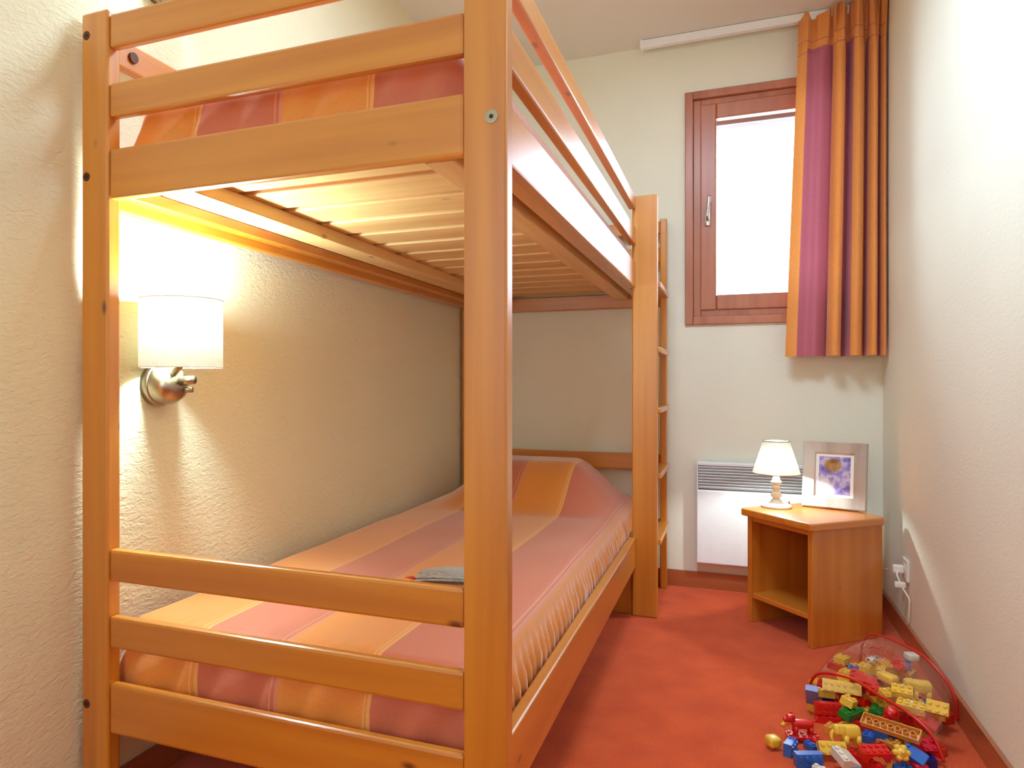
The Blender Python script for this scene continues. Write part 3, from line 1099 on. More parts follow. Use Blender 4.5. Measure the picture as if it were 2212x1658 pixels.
# ------------------------------------------------------------------ toy bricks
def plastic(name, col):
    return plain(name, col, 0.32, noise_amt=0.02, coat=0.2)
TC = {'yellow': plastic('yellow_plastic', lin(236, 192, 66)), 'red': plastic('red_plastic', lin(214, 28, 24)),
      'blue': plastic('blue_plastic', lin(44, 104, 196)), 'navy': plastic('navy_plastic', lin(26, 34, 120)),
      'green': plastic('green_plastic', lin(16, 128, 40)), 'white': plastic('white_toy_plastic', lin(226, 214, 200)),
      'pale': plastic('pale_blue_plastic', lin(140, 170, 214)), 'amber': plastic('amber_plastic', lin(226, 158, 66)),
      'crimson': plastic('crimson_plastic', lin(206, 20, 52)), 'lilac': plastic('lilac_plastic', lin(120, 128, 190))}
PITCH = 0.0165
def toy_mesh(kind, nx=2, ny=2, h=0.020):
    """mesh centred on the origin, studs towards +Z"""
    bm = bmesh.new()
    X, Y = nx * PITCH / 2 - 0.0003, ny * PITCH / 2 - 0.0003
    def studs(z, xs=None):
        for i in range(nx):
            for j in range(ny):
                x, y = (i + 0.5 - nx / 2) * PITCH, (j + 0.5 - ny / 2) * PITCH
                if xs is None or xs(x, y):
                    cyl(bm, (x, y, z - 0.001), (x, y, z + 0.0042), 0.0050, 0.0047, 14)
    if kind in ('brick', 'plate'):
        w = 0.0016
        box(bm, (-X, -Y, h / 2 - w), (X, Y, h / 2), 0.0004, 1)
        for lo, hi in (((-X, -Y, -h / 2), (X, -Y + w, h / 2 - w)), ((-X, Y - w, -h / 2), (X, Y, h / 2 - w)),
                       ((-X, -Y + w, -h / 2), (-X + w, Y - w, h / 2 - w)), ((X - w, -Y + w, -h / 2), (X, Y - w, h / 2 - w))):
            box(bm, lo, hi)
        for i in range(nx - 1):
            for j in range(ny - 1):
                x, y = (i + 1 - nx / 2) * PITCH, (j + 1 - ny / 2) * PITCH
                r = 0.0066
                M = Matrix.Translation((x, y, 0))
                lathe(bm, [(r, h / 2 - w), (r, -h / 2), (r - 0.0012, -h / 2), (r - 0.0012, h / 2 - w)], M, 16)
        studs(h / 2)
    elif kind == 'slope':
        v = [(-X, -Y, -h / 2), (X, -Y, -h / 2), (X, Y, -h / 2), (-X, Y, -h / 2), (-X, -Y, h / 2), (-X + PITCH, -Y, h / 2), (-X + PITCH, Y, h / 2), (-X, Y, h / 2), (X, -Y, -h / 2 + 0.004), (X, Y, -h / 2 + 0.004)]
        V = [bm.verts.new(p) for p in v]
        for f in ((3, 2, 1, 0), (4, 5, 6, 7), (5, 8, 9, 6), (8, 1, 2, 9), (0, 4, 7, 3), (0, 1, 8, 5, 4), (3, 7, 6, 9, 2)):
            bm.faces.new([V[i] for i in f])
        bmesh.ops.bevel(bm, geom=bm.edges[:], offset=0.0006, segments=2, affect='EDGES')
        studs(h / 2, lambda x, y: x < -X + PITCH)
    elif kind == 'arch':
        n = 12
        prof = [(-X, -h / 2), (-X, h / 2), (X, h / 2), (X, -h / 2), (X - 0.010, -h / 2)]
        r = X - 0.010
        prof += [(r * math.cos(math.pi * k / n), -h / 2 + 0.75 * h * math.sin(math.pi * k / n)) for k in range(1, n)]
        prof += [(-X + 0.010, -h / 2)]
        va = [bm.verts.new((x, -Y, z)) for x, z in prof]
        vb = [bm.verts.new((x, Y, z)) for x, z in prof]
        fa, fb = bm.faces.new(va), bm.faces.new(list(reversed(vb)))
        for k in range(len(prof)):
            k2 = (k + 1) % len(prof)
            bm.faces.new((va[k], vb[k], vb[k2], va[k2]))
        bmesh.ops.triangulate(bm, faces=[fa, fb])
        studs(h / 2)
    elif kind == 'round':
        lathe(bm, [(0, -h / 2), (X * 0.9, -h / 2), (X, -h / 2 + 0.002), (X, h / 2 - 0.003), (X * 0.85, h / 2), (0.006, h / 2), (0.0055, h / 2 + 0.0045), (0, h / 2 + 0.0045)], None, 28)
    elif kind == 'flower':
        lathe(bm, [(0, -h / 2), (0.011, -h / 2), (0.011, h / 2), (0, h / 2)], None, 20)
        for k in range(6):
            a = math.pi * k / 3
            M = Matrix.Translation((0.0125 * math.cos(a), 0.0125 * math.sin(a), 0))
            lathe(bm, [(0, -h / 2), (0.0065, -h / 2 + 0.001), (0.0075, 0), (0.0065, h / 2 - 0.001), (0, h / 2)], M, 14)
        cyl(bm, (0, 0, h / 2 - 0.001), (0, 0, h / 2 + 0.0045), 0.005, 0.0047, 14)
    elif kind == 'cap':
        box(bm, (-X, -Y, -h / 2), (X, Y, h / 2), min(X, Y, h / 2) * 0.55, 4)
        cyl(bm, (0, 0, -h / 2 - 0.006), (0, 0, -h / 2 + 0.002), 0.0055, 0.0065, 14)
    elif kind == 'tube':
        lathe(bm, [(0.0045, -X), (0.0065, -X), (0.0065, X), (0.0045, X), (0.0045, -X)], Matrix.Rotation(math.pi / 2, 4, 'Y'), 18)
        box(bm, (-X * 0.4, -0.007, 0.004), (X * 0.4, 0.007, 0.011), 0.001)
    elif kind == 'animal':
        # chunky toy elephant: body, head with trunk, ears, four legs
        def blob(c, s, b):
            box(bm, (c[0] - s[0], c[1] - s[1], c[2] - s[2]), (c[0] + s[0], c[1] + s[1], c[2] + s[2]), b, 4)
        blob((-0.004, 0, 0.006), (0.026, 0.016, 0.017), 0.010)
        blob((0.024, 0, 0.011), (0.013, 0.013, 0.013), 0.008)
        for sx in (-0.021, 0.010):
            for sy in (-0.0095, 0.0095):
                cyl(bm, (sx, sy, -0.026), (sx, sy, -0.002), 0.0068, 0.0075, 16)
        tube(bm, catmull([(0.033, 0, 0.010), (0.041, 0, 0.002), (0.043, 0, -0.010), (0.040, 0, -0.019)], 5), 0.0045, 10)
        for sy in (-1, 1):
            blob((0.019, sy * 0.0145, 0.012), (0.008, 0.0022, 0.010), 0.002)
        tube(bm, [(-0.029, 0, 0.012), (-0.034, 0, 0.006), (-0.035, 0, -0.002)], 0.0016, 6)
    elif kind == 'dog':
        def blob(c, s, b):
            box(bm, (c[0] - s[0], c[1] - s[1], c[2] - s[2]), (c[0] + s[0], c[1] + s[1], c[2] + s[2]), b, 4)
        blob((0, 0, 0.002), (0.027, 0.012, 0.011), 0.008)
        blob((0.030, 0, 0.016), (0.011, 0.0095, 0.010), 0.006)
        blob((0.042, 0, 0.012), (0.007, 0.006, 0.006), 0.004)
        for sx in (-0.020, 0.018):
            for sy in (-0.0075, 0.0075):
                cyl(bm, (sx, sy, -0.022), (sx, sy, -0.002), 0.0050, 0.0058, 14)
        for sy in (-1, 1):
            blob((0.026, sy * 0.0095, 0.022), (0.0045, 0.002, 0.007), 0.0015)
        tube(bm, catmull([(-0.026, 0, 0.008), (-0.034, 0, 0.014), (-0.037, 0, 0.022)], 4), 0.003, 8)
    elif kind == 'hook':
        tube(bm, catmull([(-0.016, 0, -0.006), (-0.008, 0, 0.006), (0.004, 0, 0.008), (0.010, 0, 0.0), (0.016, 0, -0.004)], 6), 0.0035, 10)
        box(bm, (-0.021, -0.005, -0.009), (-0.012, 0.005, -0.002), 0.0015)
    elif kind == 'wheelbase':
        box(bm, (-X, -Y, -0.003), (X, Y, 0.005), 0.0008)
        for sx in (-X * 0.62, X * 0.62):
            for sy in (-1, 1):
                cyl(bm, (sx, sy * (Y - 0.001), -0.004), (sx, sy * (Y + 0.0055), -0.004), 0.0075, 0.0075, 20)
        studs(0.005)
    return bm
SMOOTH_KINDS = ('cap', 'animal', 'dog', 'hook', 'round', 'flower', 'tube')
TOYS = [
 ('toy_brick', 'cap', (2, 2, 0.026), 'yellow', (0.099, 1.989, 0.02), (0, 0, 30), 'yellow rounded toy block, farthest left of the spilled pile on the carpet', 'toy bricks from the clear bag'),
 ('toy_brick', 'brick', (3, 2, 0.02), 'blue', (0.139, 1.978, 0.017), (90, 0, 70), 'blue toy brick on its side at the left of the spill, studs facing right', 'toy bricks from the clear bag'),
 ('toy_brick', 'brick', (4, 2, 0.02), 'blue', (0.1764, 1.9299, 0.017), (90, 0, 22), 'blue toy brick with four studs facing forward at the bottom edge of the spill', 'toy bricks from the clear bag'),
 ('toy_brick', 'slope', (2, 2, 0.018), 'blue', (0.1956, 2.0184, 0.01), (0, 0, 40), 'small blue sloped brick tucked under the yellow brick with forward studs', 'toy bricks from the clear bag'),
 ('toy_cart', 'wheelbase', (5, 2, 0.02), 'red', (0.1754, 2.0586, 0.0119), (0, 0, 12), 'flat red toy wagon base with wheels at the left of the spill', ''),
 ('toy_dog', 'dog', (), 'red', (0.174, 2.062, 0.0421), (0, 0, 195), 'red toy dog standing on the red wagon base', ''),
 ('toy_hook', 'hook', (), 'yellow', (0.142, 2.142, 0.01), (0, 0, 50), 'thin yellow toy hook on the carpet at the upper left of the spill', ''),
 ('toy_brick', 'slope', (4, 2, 0.018), 'lilac', (0.2147, 2.2397, 0.0534), (0, 55, 80), 'pale lilac blue sloped piece leaning at the left end of the bag opening', 'toy bricks from the clear bag'),
 ('toy_brick', 'brick', (2, 2, 0.02), 'navy', (0.2561, 2.2782, 0.032), (0, 0, 10), 'small navy brick behind the red brick at the left of the bag opening', 'toy bricks from the clear bag'),
 ('toy_brick', 'brick', (4, 2, 0.02), 'red', (0.249, 2.199, 0.0385), (85, 0, 10), 'red toy brick on its side just outside the left end of the bag opening', 'toy bricks from the clear bag'),
 ('toy_brick', 'brick', (2, 2, 0.02), 'yellow', (0.2961, 2.1581, 0.0824), (15, 10, 60), 'square yellow brick tilted on top of the green brick at the bag opening', 'toy bricks from the clear bag'),
 ('toy_brick', 'brick', (4, 2, 0.02), 'green', (0.3009, 2.1509, 0.0552), (10, 0, 50), 'green toy brick under the tilted square yellow brick', 'toy bricks from the clear bag'),
 ('toy_brick', 'brick', (3, 2, 0.02), 'green', (0.3679, 2.1929, 0.051), (30, 0, 75), 'green toy brick beside the round red one at the bag opening', 'toy bricks from the clear bag'),
 ('toy_brick', 'round', (2, 2, 0.024), 'red', (0.391, 2.122, 0.0835), (60, 0, 20), 'round red toy brick with a single stud at the bag opening', 'toy bricks from the clear bag'),
 ('toy_plate', 'plate', (8, 2, 0.016), 'amber', (0.3743, 2.0418, 0.0781), (212, 0, -27), 'long amber toy plate turned upside down, hollow side with tubes showing', ''),
 ('toy_elephant', 'animal', (), 'yellow', (0.2784, 2.0424, 0.045), (15, 0, 200), 'yellow toy elephant lying in front of the long upturned plate', 'toy elephants'),
 ('toy_brick', 'brick', (4, 2, 0.02), 'yellow', (0.2353, 1.9878, 0.0259), (55, 0, 14), 'yellow toy brick with its studs facing forward, left of the white slope', 'toy bricks from the clear bag'),
 ('toy_brick', 'slope', (3, 3, 0.022), 'white', (0.26, 1.932, 0.0385), (15, 0, 30), 'big white sloped toy brick near the bottom edge of the spill', 'toy bricks from the clear bag'),
 ('toy_brick', 'brick', (2, 2, 0.02), 'pale', (0.273, 1.926, 0.0105), (0, 0, 30), 'pale blue brick under the big white slope at the bottom edge', 'toy bricks from the clear bag'),
 ('toy_brick', 'slope', (2, 2, 0.018), 'white', (0.2026, 1.9031, 0.01), (0, 0, 60), 'small white sloped brick at the bottom edge beside the blue forward studs', 'toy bricks from the clear bag'),
 ('toy_arch', 'arch', (4, 2, 0.026), 'red', (0.3266, 1.9722, 0.039), (15, 0, 22), 'red toy arch in the middle of the front of the spill', 'toy arches'),
 ('toy_brick', 'brick', (6, 1, 0.02), 'red', (0.301, 1.984, 0.011), (0, 0, -40), 'long narrow red brick lying flat under the red arch', 'toy bricks from the clear bag'),
 ('toy_flower', 'flower', (2, 2, 0.02), 'yellow', (0.3833, 1.9734, 0.0509), (60, 0, 10), 'yellow flower shaped toy piece at the right of the front of the spill', ''),
 ('toy_brick', 'slope', (3, 2, 0.02), 'blue', (0.4171, 1.9963, 0.0421), (30, 0, -40), 'blue sloped brick right behind the yellow flower piece', 'toy bricks from the clear bag'),
 ('toy_brick', 'brick', (2, 2, 0.02), 'blue', (0.3885, 1.9711, 0.011), (0, 0, 30), 'square blue brick on the carpet below the yellow flower piece', 'toy bricks from the clear bag'),
 ('toy_brick', 'brick', (2, 2, 0.02), 'navy', (0.453, 2.043, 0.011), (0, 0, 10), 'square navy brick lying flat at the right end of the spill', 'toy bricks from the clear bag'),
 ('toy_brick', 'cap', (2, 2, 0.02), 'crimson', (0.424, 1.991, 0.0165), (0, 0, 20), 'rounded crimson block at the lower right end of the spill', 'toy bricks from the clear bag'),
 ('toy_brick', 'brick', (2, 2, 0.02), 'crimson', (0.457, 2.058, 0.04), (40, 0, 20), 'square crimson brick tilted at the right end of the long upturned plate', 'toy bricks from the clear bag'),
 ('toy_brick', 'brick', (3, 2, 0.02), 'amber', (0.438, 2.153, 0.0315), (0, 0, 10), 'amber brick behind the long upturned plate', 'toy bricks from the clear bag'),
 ('toy_brick', 'brick', (6, 2, 0.02), 'yellow', (0.291, 2.251, 0.0837), (70, 0, -5), 'long yellow brick on edge just inside the left of the bag opening', 'toy bricks from the clear bag'),
 ('toy_brick', 'brick', (2, 2, 0.02), 'red', (0.2739, 2.3168, 0.0109), (0, 0, 20), 'square red brick under the long yellow brick at the left of the bag opening', 'toy bricks from the clear bag'),
 ('toy_brick', 'brick', (3, 1, 0.02), 'yellow', (0.2513, 2.2643, 0.0541), (0, 0, 0), 'narrow yellow brick at the far left just inside the bag opening', 'toy bricks from the clear bag'),
 ('toy_brick', 'slope', (2, 2, 0.02), 'red', (0.346, 2.254, 0.053), (0, 0, 45), 'small red slope in the middle of the bag opening', 'toy bricks from the clear bag'),
 ('toy_brick', 'brick', (2, 2, 0.02), 'yellow', (0.3775, 2.242, 0.079), (20, 0, 35), 'square yellow brick under the red rim in the middle of the bag opening', 'toy bricks from the clear bag'),
 ('toy_tube', 'tube', (3, 2, 0.02), 'white', (0.374, 2.309, 0.1447), (0, 30, 60), 'white toy tube lying highest of the three white tubes in the bag', 'toy tubes'),
 ('toy_tube', 'tube', (3, 2, 0.02), 'white', (0.407, 2.478, 0.091), (0, 0, 90), 'white toy tube farthest back of the three white tubes in the bag', 'toy tubes'),
 ('toy_tube', 'tube', (3, 2, 0.02), 'white', (0.364, 2.393, 0.064), (0, 20, 0), 'white toy tube lowest of the three white tubes in the bag', 'toy tubes'),
 ('toy_brick', 'brick', (3, 1, 0.02), 'lilac', (0.4348, 2.5004, 0.082), (20, 0, -50), 'narrow lilac blue brick at the back of the bag behind the white tubes', 'toy bricks from the clear bag'),
 ('toy_brick', 'cap', (2, 2, 0.02), 'white', (0.4938, 2.4051, 0.1428), (0, 0, 20), 'white rounded block at the back right inside the bag', 'toy bricks from the clear bag'),
 ('toy_brick', 'brick', (2, 2, 0.02), 'yellow', (0.4195, 2.4217, 0.095), (0, 0, 20), 'square yellow brick in the bag beside the white tubes', 'toy bricks from the clear bag'),
 ('toy_brick', 'brick', (2, 2, 0.02), 'red', (0.452, 2.3377, 0.1355), (30, 20, 45), 'square red brick tilted on top of the heap inside the bag', 'toy bricks from the clear bag'),
 ('toy_elephant', 'animal', (), 'yellow', (0.478, 2.243, 0.111), (0, 0, 185), 'yellow toy elephant standing on the heap inside the clear bag', 'toy elephants'),
 ('toy_brick', 'slope', (4, 2, 0.02), 'red', (0.3476, 2.2695, 0.1115), (30, 0, -20), 'long red slope on the heap at the left inside the bag', 'toy bricks from the clear bag'),
 ('toy_brick', 'brick', (2, 2, 0.02), 'red', (0.3678, 2.2276, 0.0997), (20, 0, 10), 'square red brick inside the bag just behind its red front rim', 'toy bricks from the clear bag'),
 ('toy_brick', 'cap', (2, 3, 0.022), 'yellow', (0.4022, 2.2373, 0.1326), (0, 0, 40), 'yellow rounded block on top of the heap in the middle of the bag', 'toy bricks from the clear bag'),
 ('toy_brick', 'brick', (4, 2, 0.02), 'yellow', (0.331, 2.423, 0.032), (0, 0, 20), 'yellow brick low at the left side inside the bag', 'toy bricks from the clear bag'),
 ('toy_brick', 'brick', (3, 2, 0.02), 'yellow', (0.4015, 2.202, 0.0998), (20, 0, 30), 'yellow brick under the yellow rounded block in the bag', 'toy bricks from the clear bag'),
 ('toy_brick', 'brick', (3, 2, 0.02), 'yellow', (0.427, 2.1852, 0.1189), (20, 0, -10), 'yellow brick right below the toy elephant that stands in the bag', 'toy bricks from the clear bag'),
 ('toy_brick', 'brick', (4, 2, 0.02), 'yellow', (0.4399, 2.1465, 0.0963), (10, 0, -20), 'long yellow brick inside the bag behind the middle of its front rim', 'toy bricks from the clear bag'),
 ('toy_arch', 'arch', (4, 2, 0.026), 'red', (0.532, 2.275, 0.035), (0, 0, -50), 'red toy arch at the right side inside the bag by the wall', 'toy arches'),
 ('toy_brick', 'brick', (3, 2, 0.02), 'yellow', (0.497, 2.1364, 0.1076), (60, 0, -20), 'yellow brick on its side at the right end inside the bag', 'toy bricks from the clear bag'),
 ('toy_brick', 'slope', (3, 3, 0.022), 'red', (0.4736, 2.1326, 0.0734), (10, 0, -30), 'big red sloped brick at the right inside the bag', 'toy bricks from the clear bag'),
 ('toy_brick', 'brick', (4, 2, 0.02), 'red', (0.477, 2.119, 0.0105), (0, 0, -40), 'red brick at the right end of the bag opening', 'toy bricks from the clear bag'),
 ('toy_brick', 'brick', (3, 2, 0.02), 'yellow', (0.373, 2.558, 0.032), (0, 0, 10), 'yellow brick lowest at the back left inside the bag', 'toy bricks from the clear bag'),
 ('toy_tube', 'tube', (2, 2, 0.02), 'amber', (0.3595, 1.9789, 0.007), (0, 0, 70), 'short amber tube on the carpet between the red arch and the yellow flower', 'toy tubes'),
 ('toy_brick', 'brick', (4, 2, 0.02), 'yellow', (0.4452, 2.1624, 0.0105), (0, 0, 24.5), 'yellow toy brick half buried in the heap inside the clear bag', 'buried yellow bricks in the bag'),
 ('toy_brick', 'brick', (2, 2, 0.02), 'blue', (0.5131, 2.3289, 0.0315), (0, 0, 178.4), 'blue toy brick half buried in the heap inside the clear bag', 'buried blue bricks in the bag'),
 ('toy_brick', 'brick', (4, 2, 0.02), 'yellow', (0.4017, 2.2254, 0.0531), (0, 0, 154.9), 'yellow toy brick half buried in the heap inside the clear bag', 'buried yellow bricks in the bag'),
 ('toy_brick', 'brick', (2, 2, 0.02), 'yellow', (0.4137, 2.2192, 0.0105), (0, 0, 149.7), 'yellow toy brick half buried in the heap inside the clear bag', 'buried yellow bricks in the bag'),
 ('toy_brick', 'brick', (4, 2, 0.02), 'amber', (0.3938, 2.2817, 0.0315), (0, 0, 11.4), 'amber toy brick half buried in the heap inside the clear bag', 'buried amber bricks in the bag'),
 ('toy_brick', 'brick', (3, 2, 0.02), 'red', (0.5049, 2.3715, 0.0315), (0, 0, 15.9), 'red toy brick half buried in the heap inside the clear bag', 'buried red bricks in the bag'),
 ('toy_brick', 'brick', (4, 2, 0.02), 'amber', (0.5006, 2.2312, 0.0525), (0, 0, 179.7), 'amber toy brick half buried in the heap inside the clear bag', 'buried amber bricks in the bag'),
 ('toy_brick', 'brick', (3, 2, 0.02), 'red', (0.3153, 2.2957, 0.0315), (0, 0, 108.0), 'red toy brick half buried in the heap inside the clear bag', 'buried red bricks in the bag'),
 ('toy_brick', 'brick', (4, 2, 0.02), 'yellow', (0.3755, 2.2346, 0.0314), (0, 0, 7.6), 'yellow toy brick half buried in the heap inside the clear bag', 'buried yellow bricks in the bag'),
 ('toy_brick', 'brick', (2, 2, 0.02), 'yellow', (0.4684, 2.2186, 0.0735), (0, 0, 82.9), 'yellow toy brick half buried in the heap inside the clear bag', 'buried yellow bricks in the bag'),
 ('toy_brick', 'brick', (4, 2, 0.02), 'amber', (0.4234, 2.371, 0.116), (0, 0, 107.2), 'amber toy brick half buried in the heap inside the clear bag', 'buried amber bricks in the bag'),
 ('toy_brick', 'brick', (4, 2, 0.02), 'amber', (0.4411, 2.3454, 0.0734), (0, 0, 10.8), 'amber toy brick half buried in the heap inside the clear bag', 'buried amber bricks in the bag'),
 ('toy_brick', 'brick', (2, 2, 0.02), 'blue', (0.4036, 2.4239, 0.0525), (0, 0, 132.8), 'blue toy brick half buried in the heap inside the clear bag', 'buried blue bricks in the bag'),
 ('toy_brick', 'brick', (4, 2, 0.02), 'yellow', (0.2493, 2.3658, 0.0315), (0, 0, 121.7), 'yellow toy brick half buried in the heap inside the clear bag', 'buried yellow bricks in the bag'),
 ('toy_brick', 'brick', (4, 2, 0.02), 'amber', (0.3533, 2.3558, 0.0315), (0, 0, 107.2), 'amber toy brick half buried in the heap inside the clear bag', 'buried amber bricks in the bag'),
 ('toy_brick', 'brick', (3, 2, 0.02), 'red', (0.352, 2.3604, 0.0525), (0, 0, 139.0), 'red toy brick half buried in the heap inside the clear bag', 'buried red bricks in the bag'),
 ('toy_brick', 'brick', (4, 2, 0.02), 'yellow', (0.3274, 2.3161, 0.0945), (0, 0, 144.7), 'yellow toy brick half buried in the heap inside the clear bag', 'buried yellow bricks in the bag'),
 ('toy_brick', 'brick', (2, 2, 0.02), 'yellow', (0.4114, 2.1996, 0.074), (0, 0, 58.0), 'yellow toy brick half buried in the heap inside the clear bag', 'buried yellow bricks in the bag'),
 ('toy_brick', 'brick', (3, 2, 0.02), 'red', (0.4416, 2.1785, 0.0525), (0, 0, 60.6), 'red toy brick half buried in the heap inside the clear bag', 'buried red bricks in the bag'),
 ('toy_brick', 'brick', (2, 2, 0.02), 'blue', (0.4724, 2.3936, 0.116), (0, 0, 81.2), 'blue toy brick half buried in the heap inside the clear bag', 'buried blue bricks in the bag'),
 ('toy_brick', 'brick', (4, 2, 0.02), 'yellow', (0.3045, 2.3198, 0.0735), (0, 0, 95.3), 'yellow toy brick half buried in the heap inside the clear bag', 'buried yellow bricks in the bag'),
 ('toy_brick', 'brick', (2, 2, 0.02), 'yellow', (0.3083, 2.3805, 0.1155), (0, 0, 145.3), 'yellow toy brick half buried in the heap inside the clear bag', 'buried yellow bricks in the bag'),
 ('toy_brick', 'brick', (4, 2, 0.02), 'amber', (0.4769, 2.3815, 0.0951), (0, 0, 62.2), 'amber toy brick half buried in the heap inside the clear bag', 'buried amber bricks in the bag'),
 ('toy_brick', 'brick', (3, 2, 0.02), 'red', (0.2983, 2.3827, 0.0945), (0, 0, 142.9), 'red toy brick half buried in the heap inside the clear bag', 'buried red bricks in the bag'),
 ('toy_brick', 'brick', (2, 2, 0.02), 'blue', (0.3376, 2.3592, 0.0945), (0, 0, 75.0), 'blue toy brick half buried in the heap inside the clear bag', 'buried blue bricks in the bag'),
 ('toy_brick', 'brick', (4, 2, 0.02), 'yellow', (0.3809, 2.3309, 0.116), (0, 0, 165.7), 'yellow toy brick half buried in the heap inside the clear bag', 'buried yellow bricks in the bag'),
 ('toy_brick', 'brick', (3, 2, 0.02), 'red', (0.2602, 2.3196, 0.0529), (0, 0, 169.8), 'red toy brick half buried in the heap inside the clear bag', 'buried red bricks in the bag'),
 ('toy_brick', 'brick', (4, 2, 0.02), 'red', (0.2494, 2.1998, 0.0105), (0, 0, 0), 'red toy brick half buried in the spill in front of the clear bag', 'buried red bricks in the spill'),
 ('toy_brick', 'brick', (3, 2, 0.02), 'yellow', (0.3001, 2.1618, 0.0105), (0, 0, 37), 'yellow toy brick half buried in the spill in front of the clear bag', 'buried yellow bricks in the spill'),
 ('toy_brick', 'brick', (2, 2, 0.02), 'blue', (0.34, 2.12, 0.0105), (0, 0, 74), 'blue toy brick half buried in the spill in front of the clear bag', 'buried blue bricks in the spill'),
 ('toy_brick', 'brick', (4, 2, 0.02), 'red', (0.2899, 2.2408, 0.0105), (0, 0, 111), 'red toy brick half buried in the spill in front of the clear bag', 'buried red bricks in the spill'),
 ('toy_brick', 'brick', (3, 2, 0.02), 'amber', (0.38, 2.1, 0.0105), (0, 0, 148), 'amber toy brick half buried in the spill in front of the clear bag', 'buried amber bricks in the spill'),
 ('toy_brick', 'brick', (4, 2, 0.02), 'yellow', (0.24, 2.27, 0.0105), (0, 0, 222), 'yellow toy brick half buried in the spill in front of the clear bag', 'buried yellow bricks in the spill'),
 ('toy_brick', 'brick', (3, 2, 0.02), 'blue', (0.3918, 2.1616, 0.0105), (0, 0, 259), 'blue toy brick half buried in the spill in front of the clear bag', 'buried blue bricks in the spill'),
 ('toy_brick', 'brick', (2, 2, 0.02), 'red', (0.355, 2.06, 0.0105), (0, 0, 296), 'red toy brick half buried in the spill in front of the clear bag', 'buried red bricks in the spill'),
 ('toy_brick', 'brick', (4, 2, 0.02), 'amber', (0.2685, 2.1271, 0.0105), (0, 0, 333), 'amber toy brick half buried in the spill in front of the clear bag', 'buried amber bricks in the spill'),
 ('toy_brick', 'brick', (3, 2, 0.02), 'red', (0.3239, 2.1506, 0.0315), (0, 0, 370), 'red toy brick half buried in the spill in front of the clear bag', 'buried red bricks in the spill'),
 ('toy_brick', 'brick', (4, 2, 0.02), 'blue', (0.3661, 2.1294, 0.0315), (0, 0, 444), 'blue toy brick half buried in the spill in front of the clear bag', 'buried blue bricks in the spill'),
 ('toy_brick', 'brick', (3, 2, 0.02), 'red', (0.38, 2.12, 0.0525), (0, 0, 481), 'red toy brick half buried in the spill in front of the clear bag', 'buried red bricks in the spill'),
 ('toy_brick', 'brick', (2, 2, 0.02), 'amber', (0.3079, 2.247, 0.0315), (0, 0, 518), 'amber toy brick half buried in the spill in front of the clear bag', 'buried amber bricks in the spill'),
]

proto = {}
for name, kind, args, col, loc, rot, label, group in TOYS:
    key = (kind, args, col)
    if key not in proto:
        o = link(name, toy_mesh(kind, *args), TC[col], None, kind in SMOOTH_KINDS, loc=(0, 0, 0))
        proto[key] = o
    else:
        o = proto[key].copy()
        COL.objects.link(o)
        o.name = name
    o.location = loc
    o.rotation_euler = [math.radians(a) for a in rot]
    for k in ('group', 'label', 'category'):
        if k in o:
            del o[k]
    tag(o, label, 'toy animal' if kind in ('animal', 'dog') else 'toy brick', group or None)

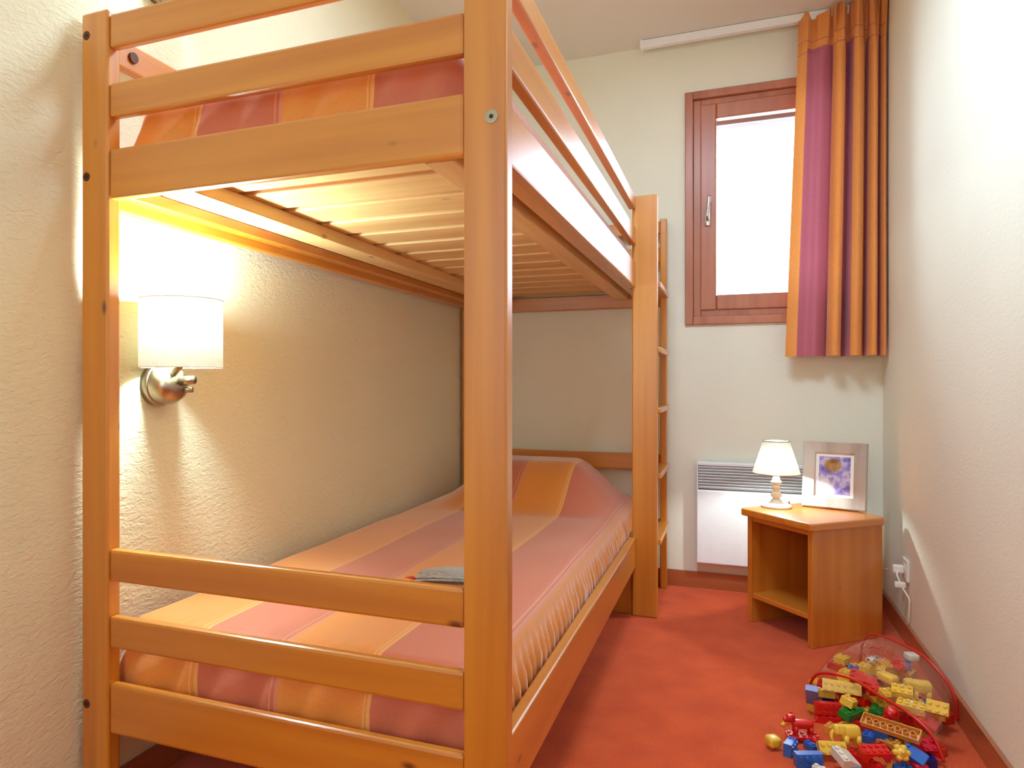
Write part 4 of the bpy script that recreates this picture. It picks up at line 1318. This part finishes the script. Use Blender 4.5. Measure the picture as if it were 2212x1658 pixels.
# ------------------------------------------------------------------ clear bag with red piping, lying open on the carpet
bag = thing('toy_bag', 'clear plastic toy bag with red piping lying open against the right wall', 'bag', (0.43, 2.32, 0))
A_, B_ = Vector((0.215, 2.36, 0)), Vector((0.48, 2.05, 0))
front = [(-0.015, 0.006), (0.0, 0.022), (0.02, 0.042), (0.07, 0.074), (0.144, 0.093), (0.28, 0.108), (0.416, 0.114), (0.594, 0.103), (0.76, 0.096), (0.885, 0.082), (0.975, 0.058), (1.03, 0.014)]
front = catmull([A_ + (B_ - A_) * t + Vector((0, 0, z)) for t, z in front], 6)
P0, P1 = Vector((0.586, 2.315, 0)), Vector((0.402, 2.60, 0))
rear = [(1.04, 0.006), (1.05, 0.05), (1.02, 0.10), (0.96, 0.132), (0.85, 0.147), (0.7, 0.153), (0.5, 0.152), (0.3, 0.142), (0.1, 0.104), (0.02, 0.06), (0.0, 0.012)]
rear = catmull([P0 + (P1 - P0) * t + Vector((0, 0, z)) for t, z in rear], 6)
def resample(pts, n):
    s = [0.0]
    for a, b in zip(pts, pts[1:]):
        s.append(s[-1] + (b - a).length)
    out = []
    j = 0
    for k in range(n + 1):
        d = s[-1] * k / n
        while j < len(s) - 2 and s[j + 1] < d:
            j += 1
        f = (d - s[j]) / max(1e-9, s[j + 1] - s[j])
        out.append(pts[j].lerp(pts[j + 1], f))
    return out
NU, NV = 40, 24
fu, ru = resample(front, NU), resample(rear, NU)
bm = bmesh.new()
rows = []
for j in range(NV + 1):
    t = j / NV
    row = []
    for i in range(NU + 1):
        p = fu[i].lerp(ru[i], t)
        up = math.sin(math.pi * t) * max(0.0, math.sin(math.pi * i / NU)) ** 0.45
        p = p + Vector((0, 0, 0.055 * up)) + 0.006 * up * Vector((noise.noise(p * 16), noise.noise(p * 16 + Vector((3, 1, 2))), noise.noise(p * 14)))
        p.x = min(p.x, 0.592)
        row.append(bm.verts.new(p))
    rows.append(row)
for j in range(NV):
    for i in range(NU):
        bm.faces.new((rows[j][i], rows[j][i + 1], rows[j + 1][i + 1], rows[j + 1][i]))
# rear panel
low = [bm.verts.new((v.co.x, v.co.y, 0.003)) for v in rows[-1]]
for i in range(NU):
    if (rows[-1][i].co - low[i].co).length > 1e-4 or (rows[-1][i + 1].co - low[i + 1].co).length > 1e-4:
        bm.faces.new((rows[-1][i], rows[-1][i + 1], low[i + 1], low[i]))
link('film', bm, FILM, bag, True)
for nm, pts in (('front_piping', front), ('rear_piping', rear)):
    bm = bmesh.new()
    pts = [Vector((min(p.x, 0.592), p.y, max(p.z, 0.0046))) for p in pts]
    tube(bm, pts, 0.0042, 10)
    link('piping', bm, RED, bag, True)
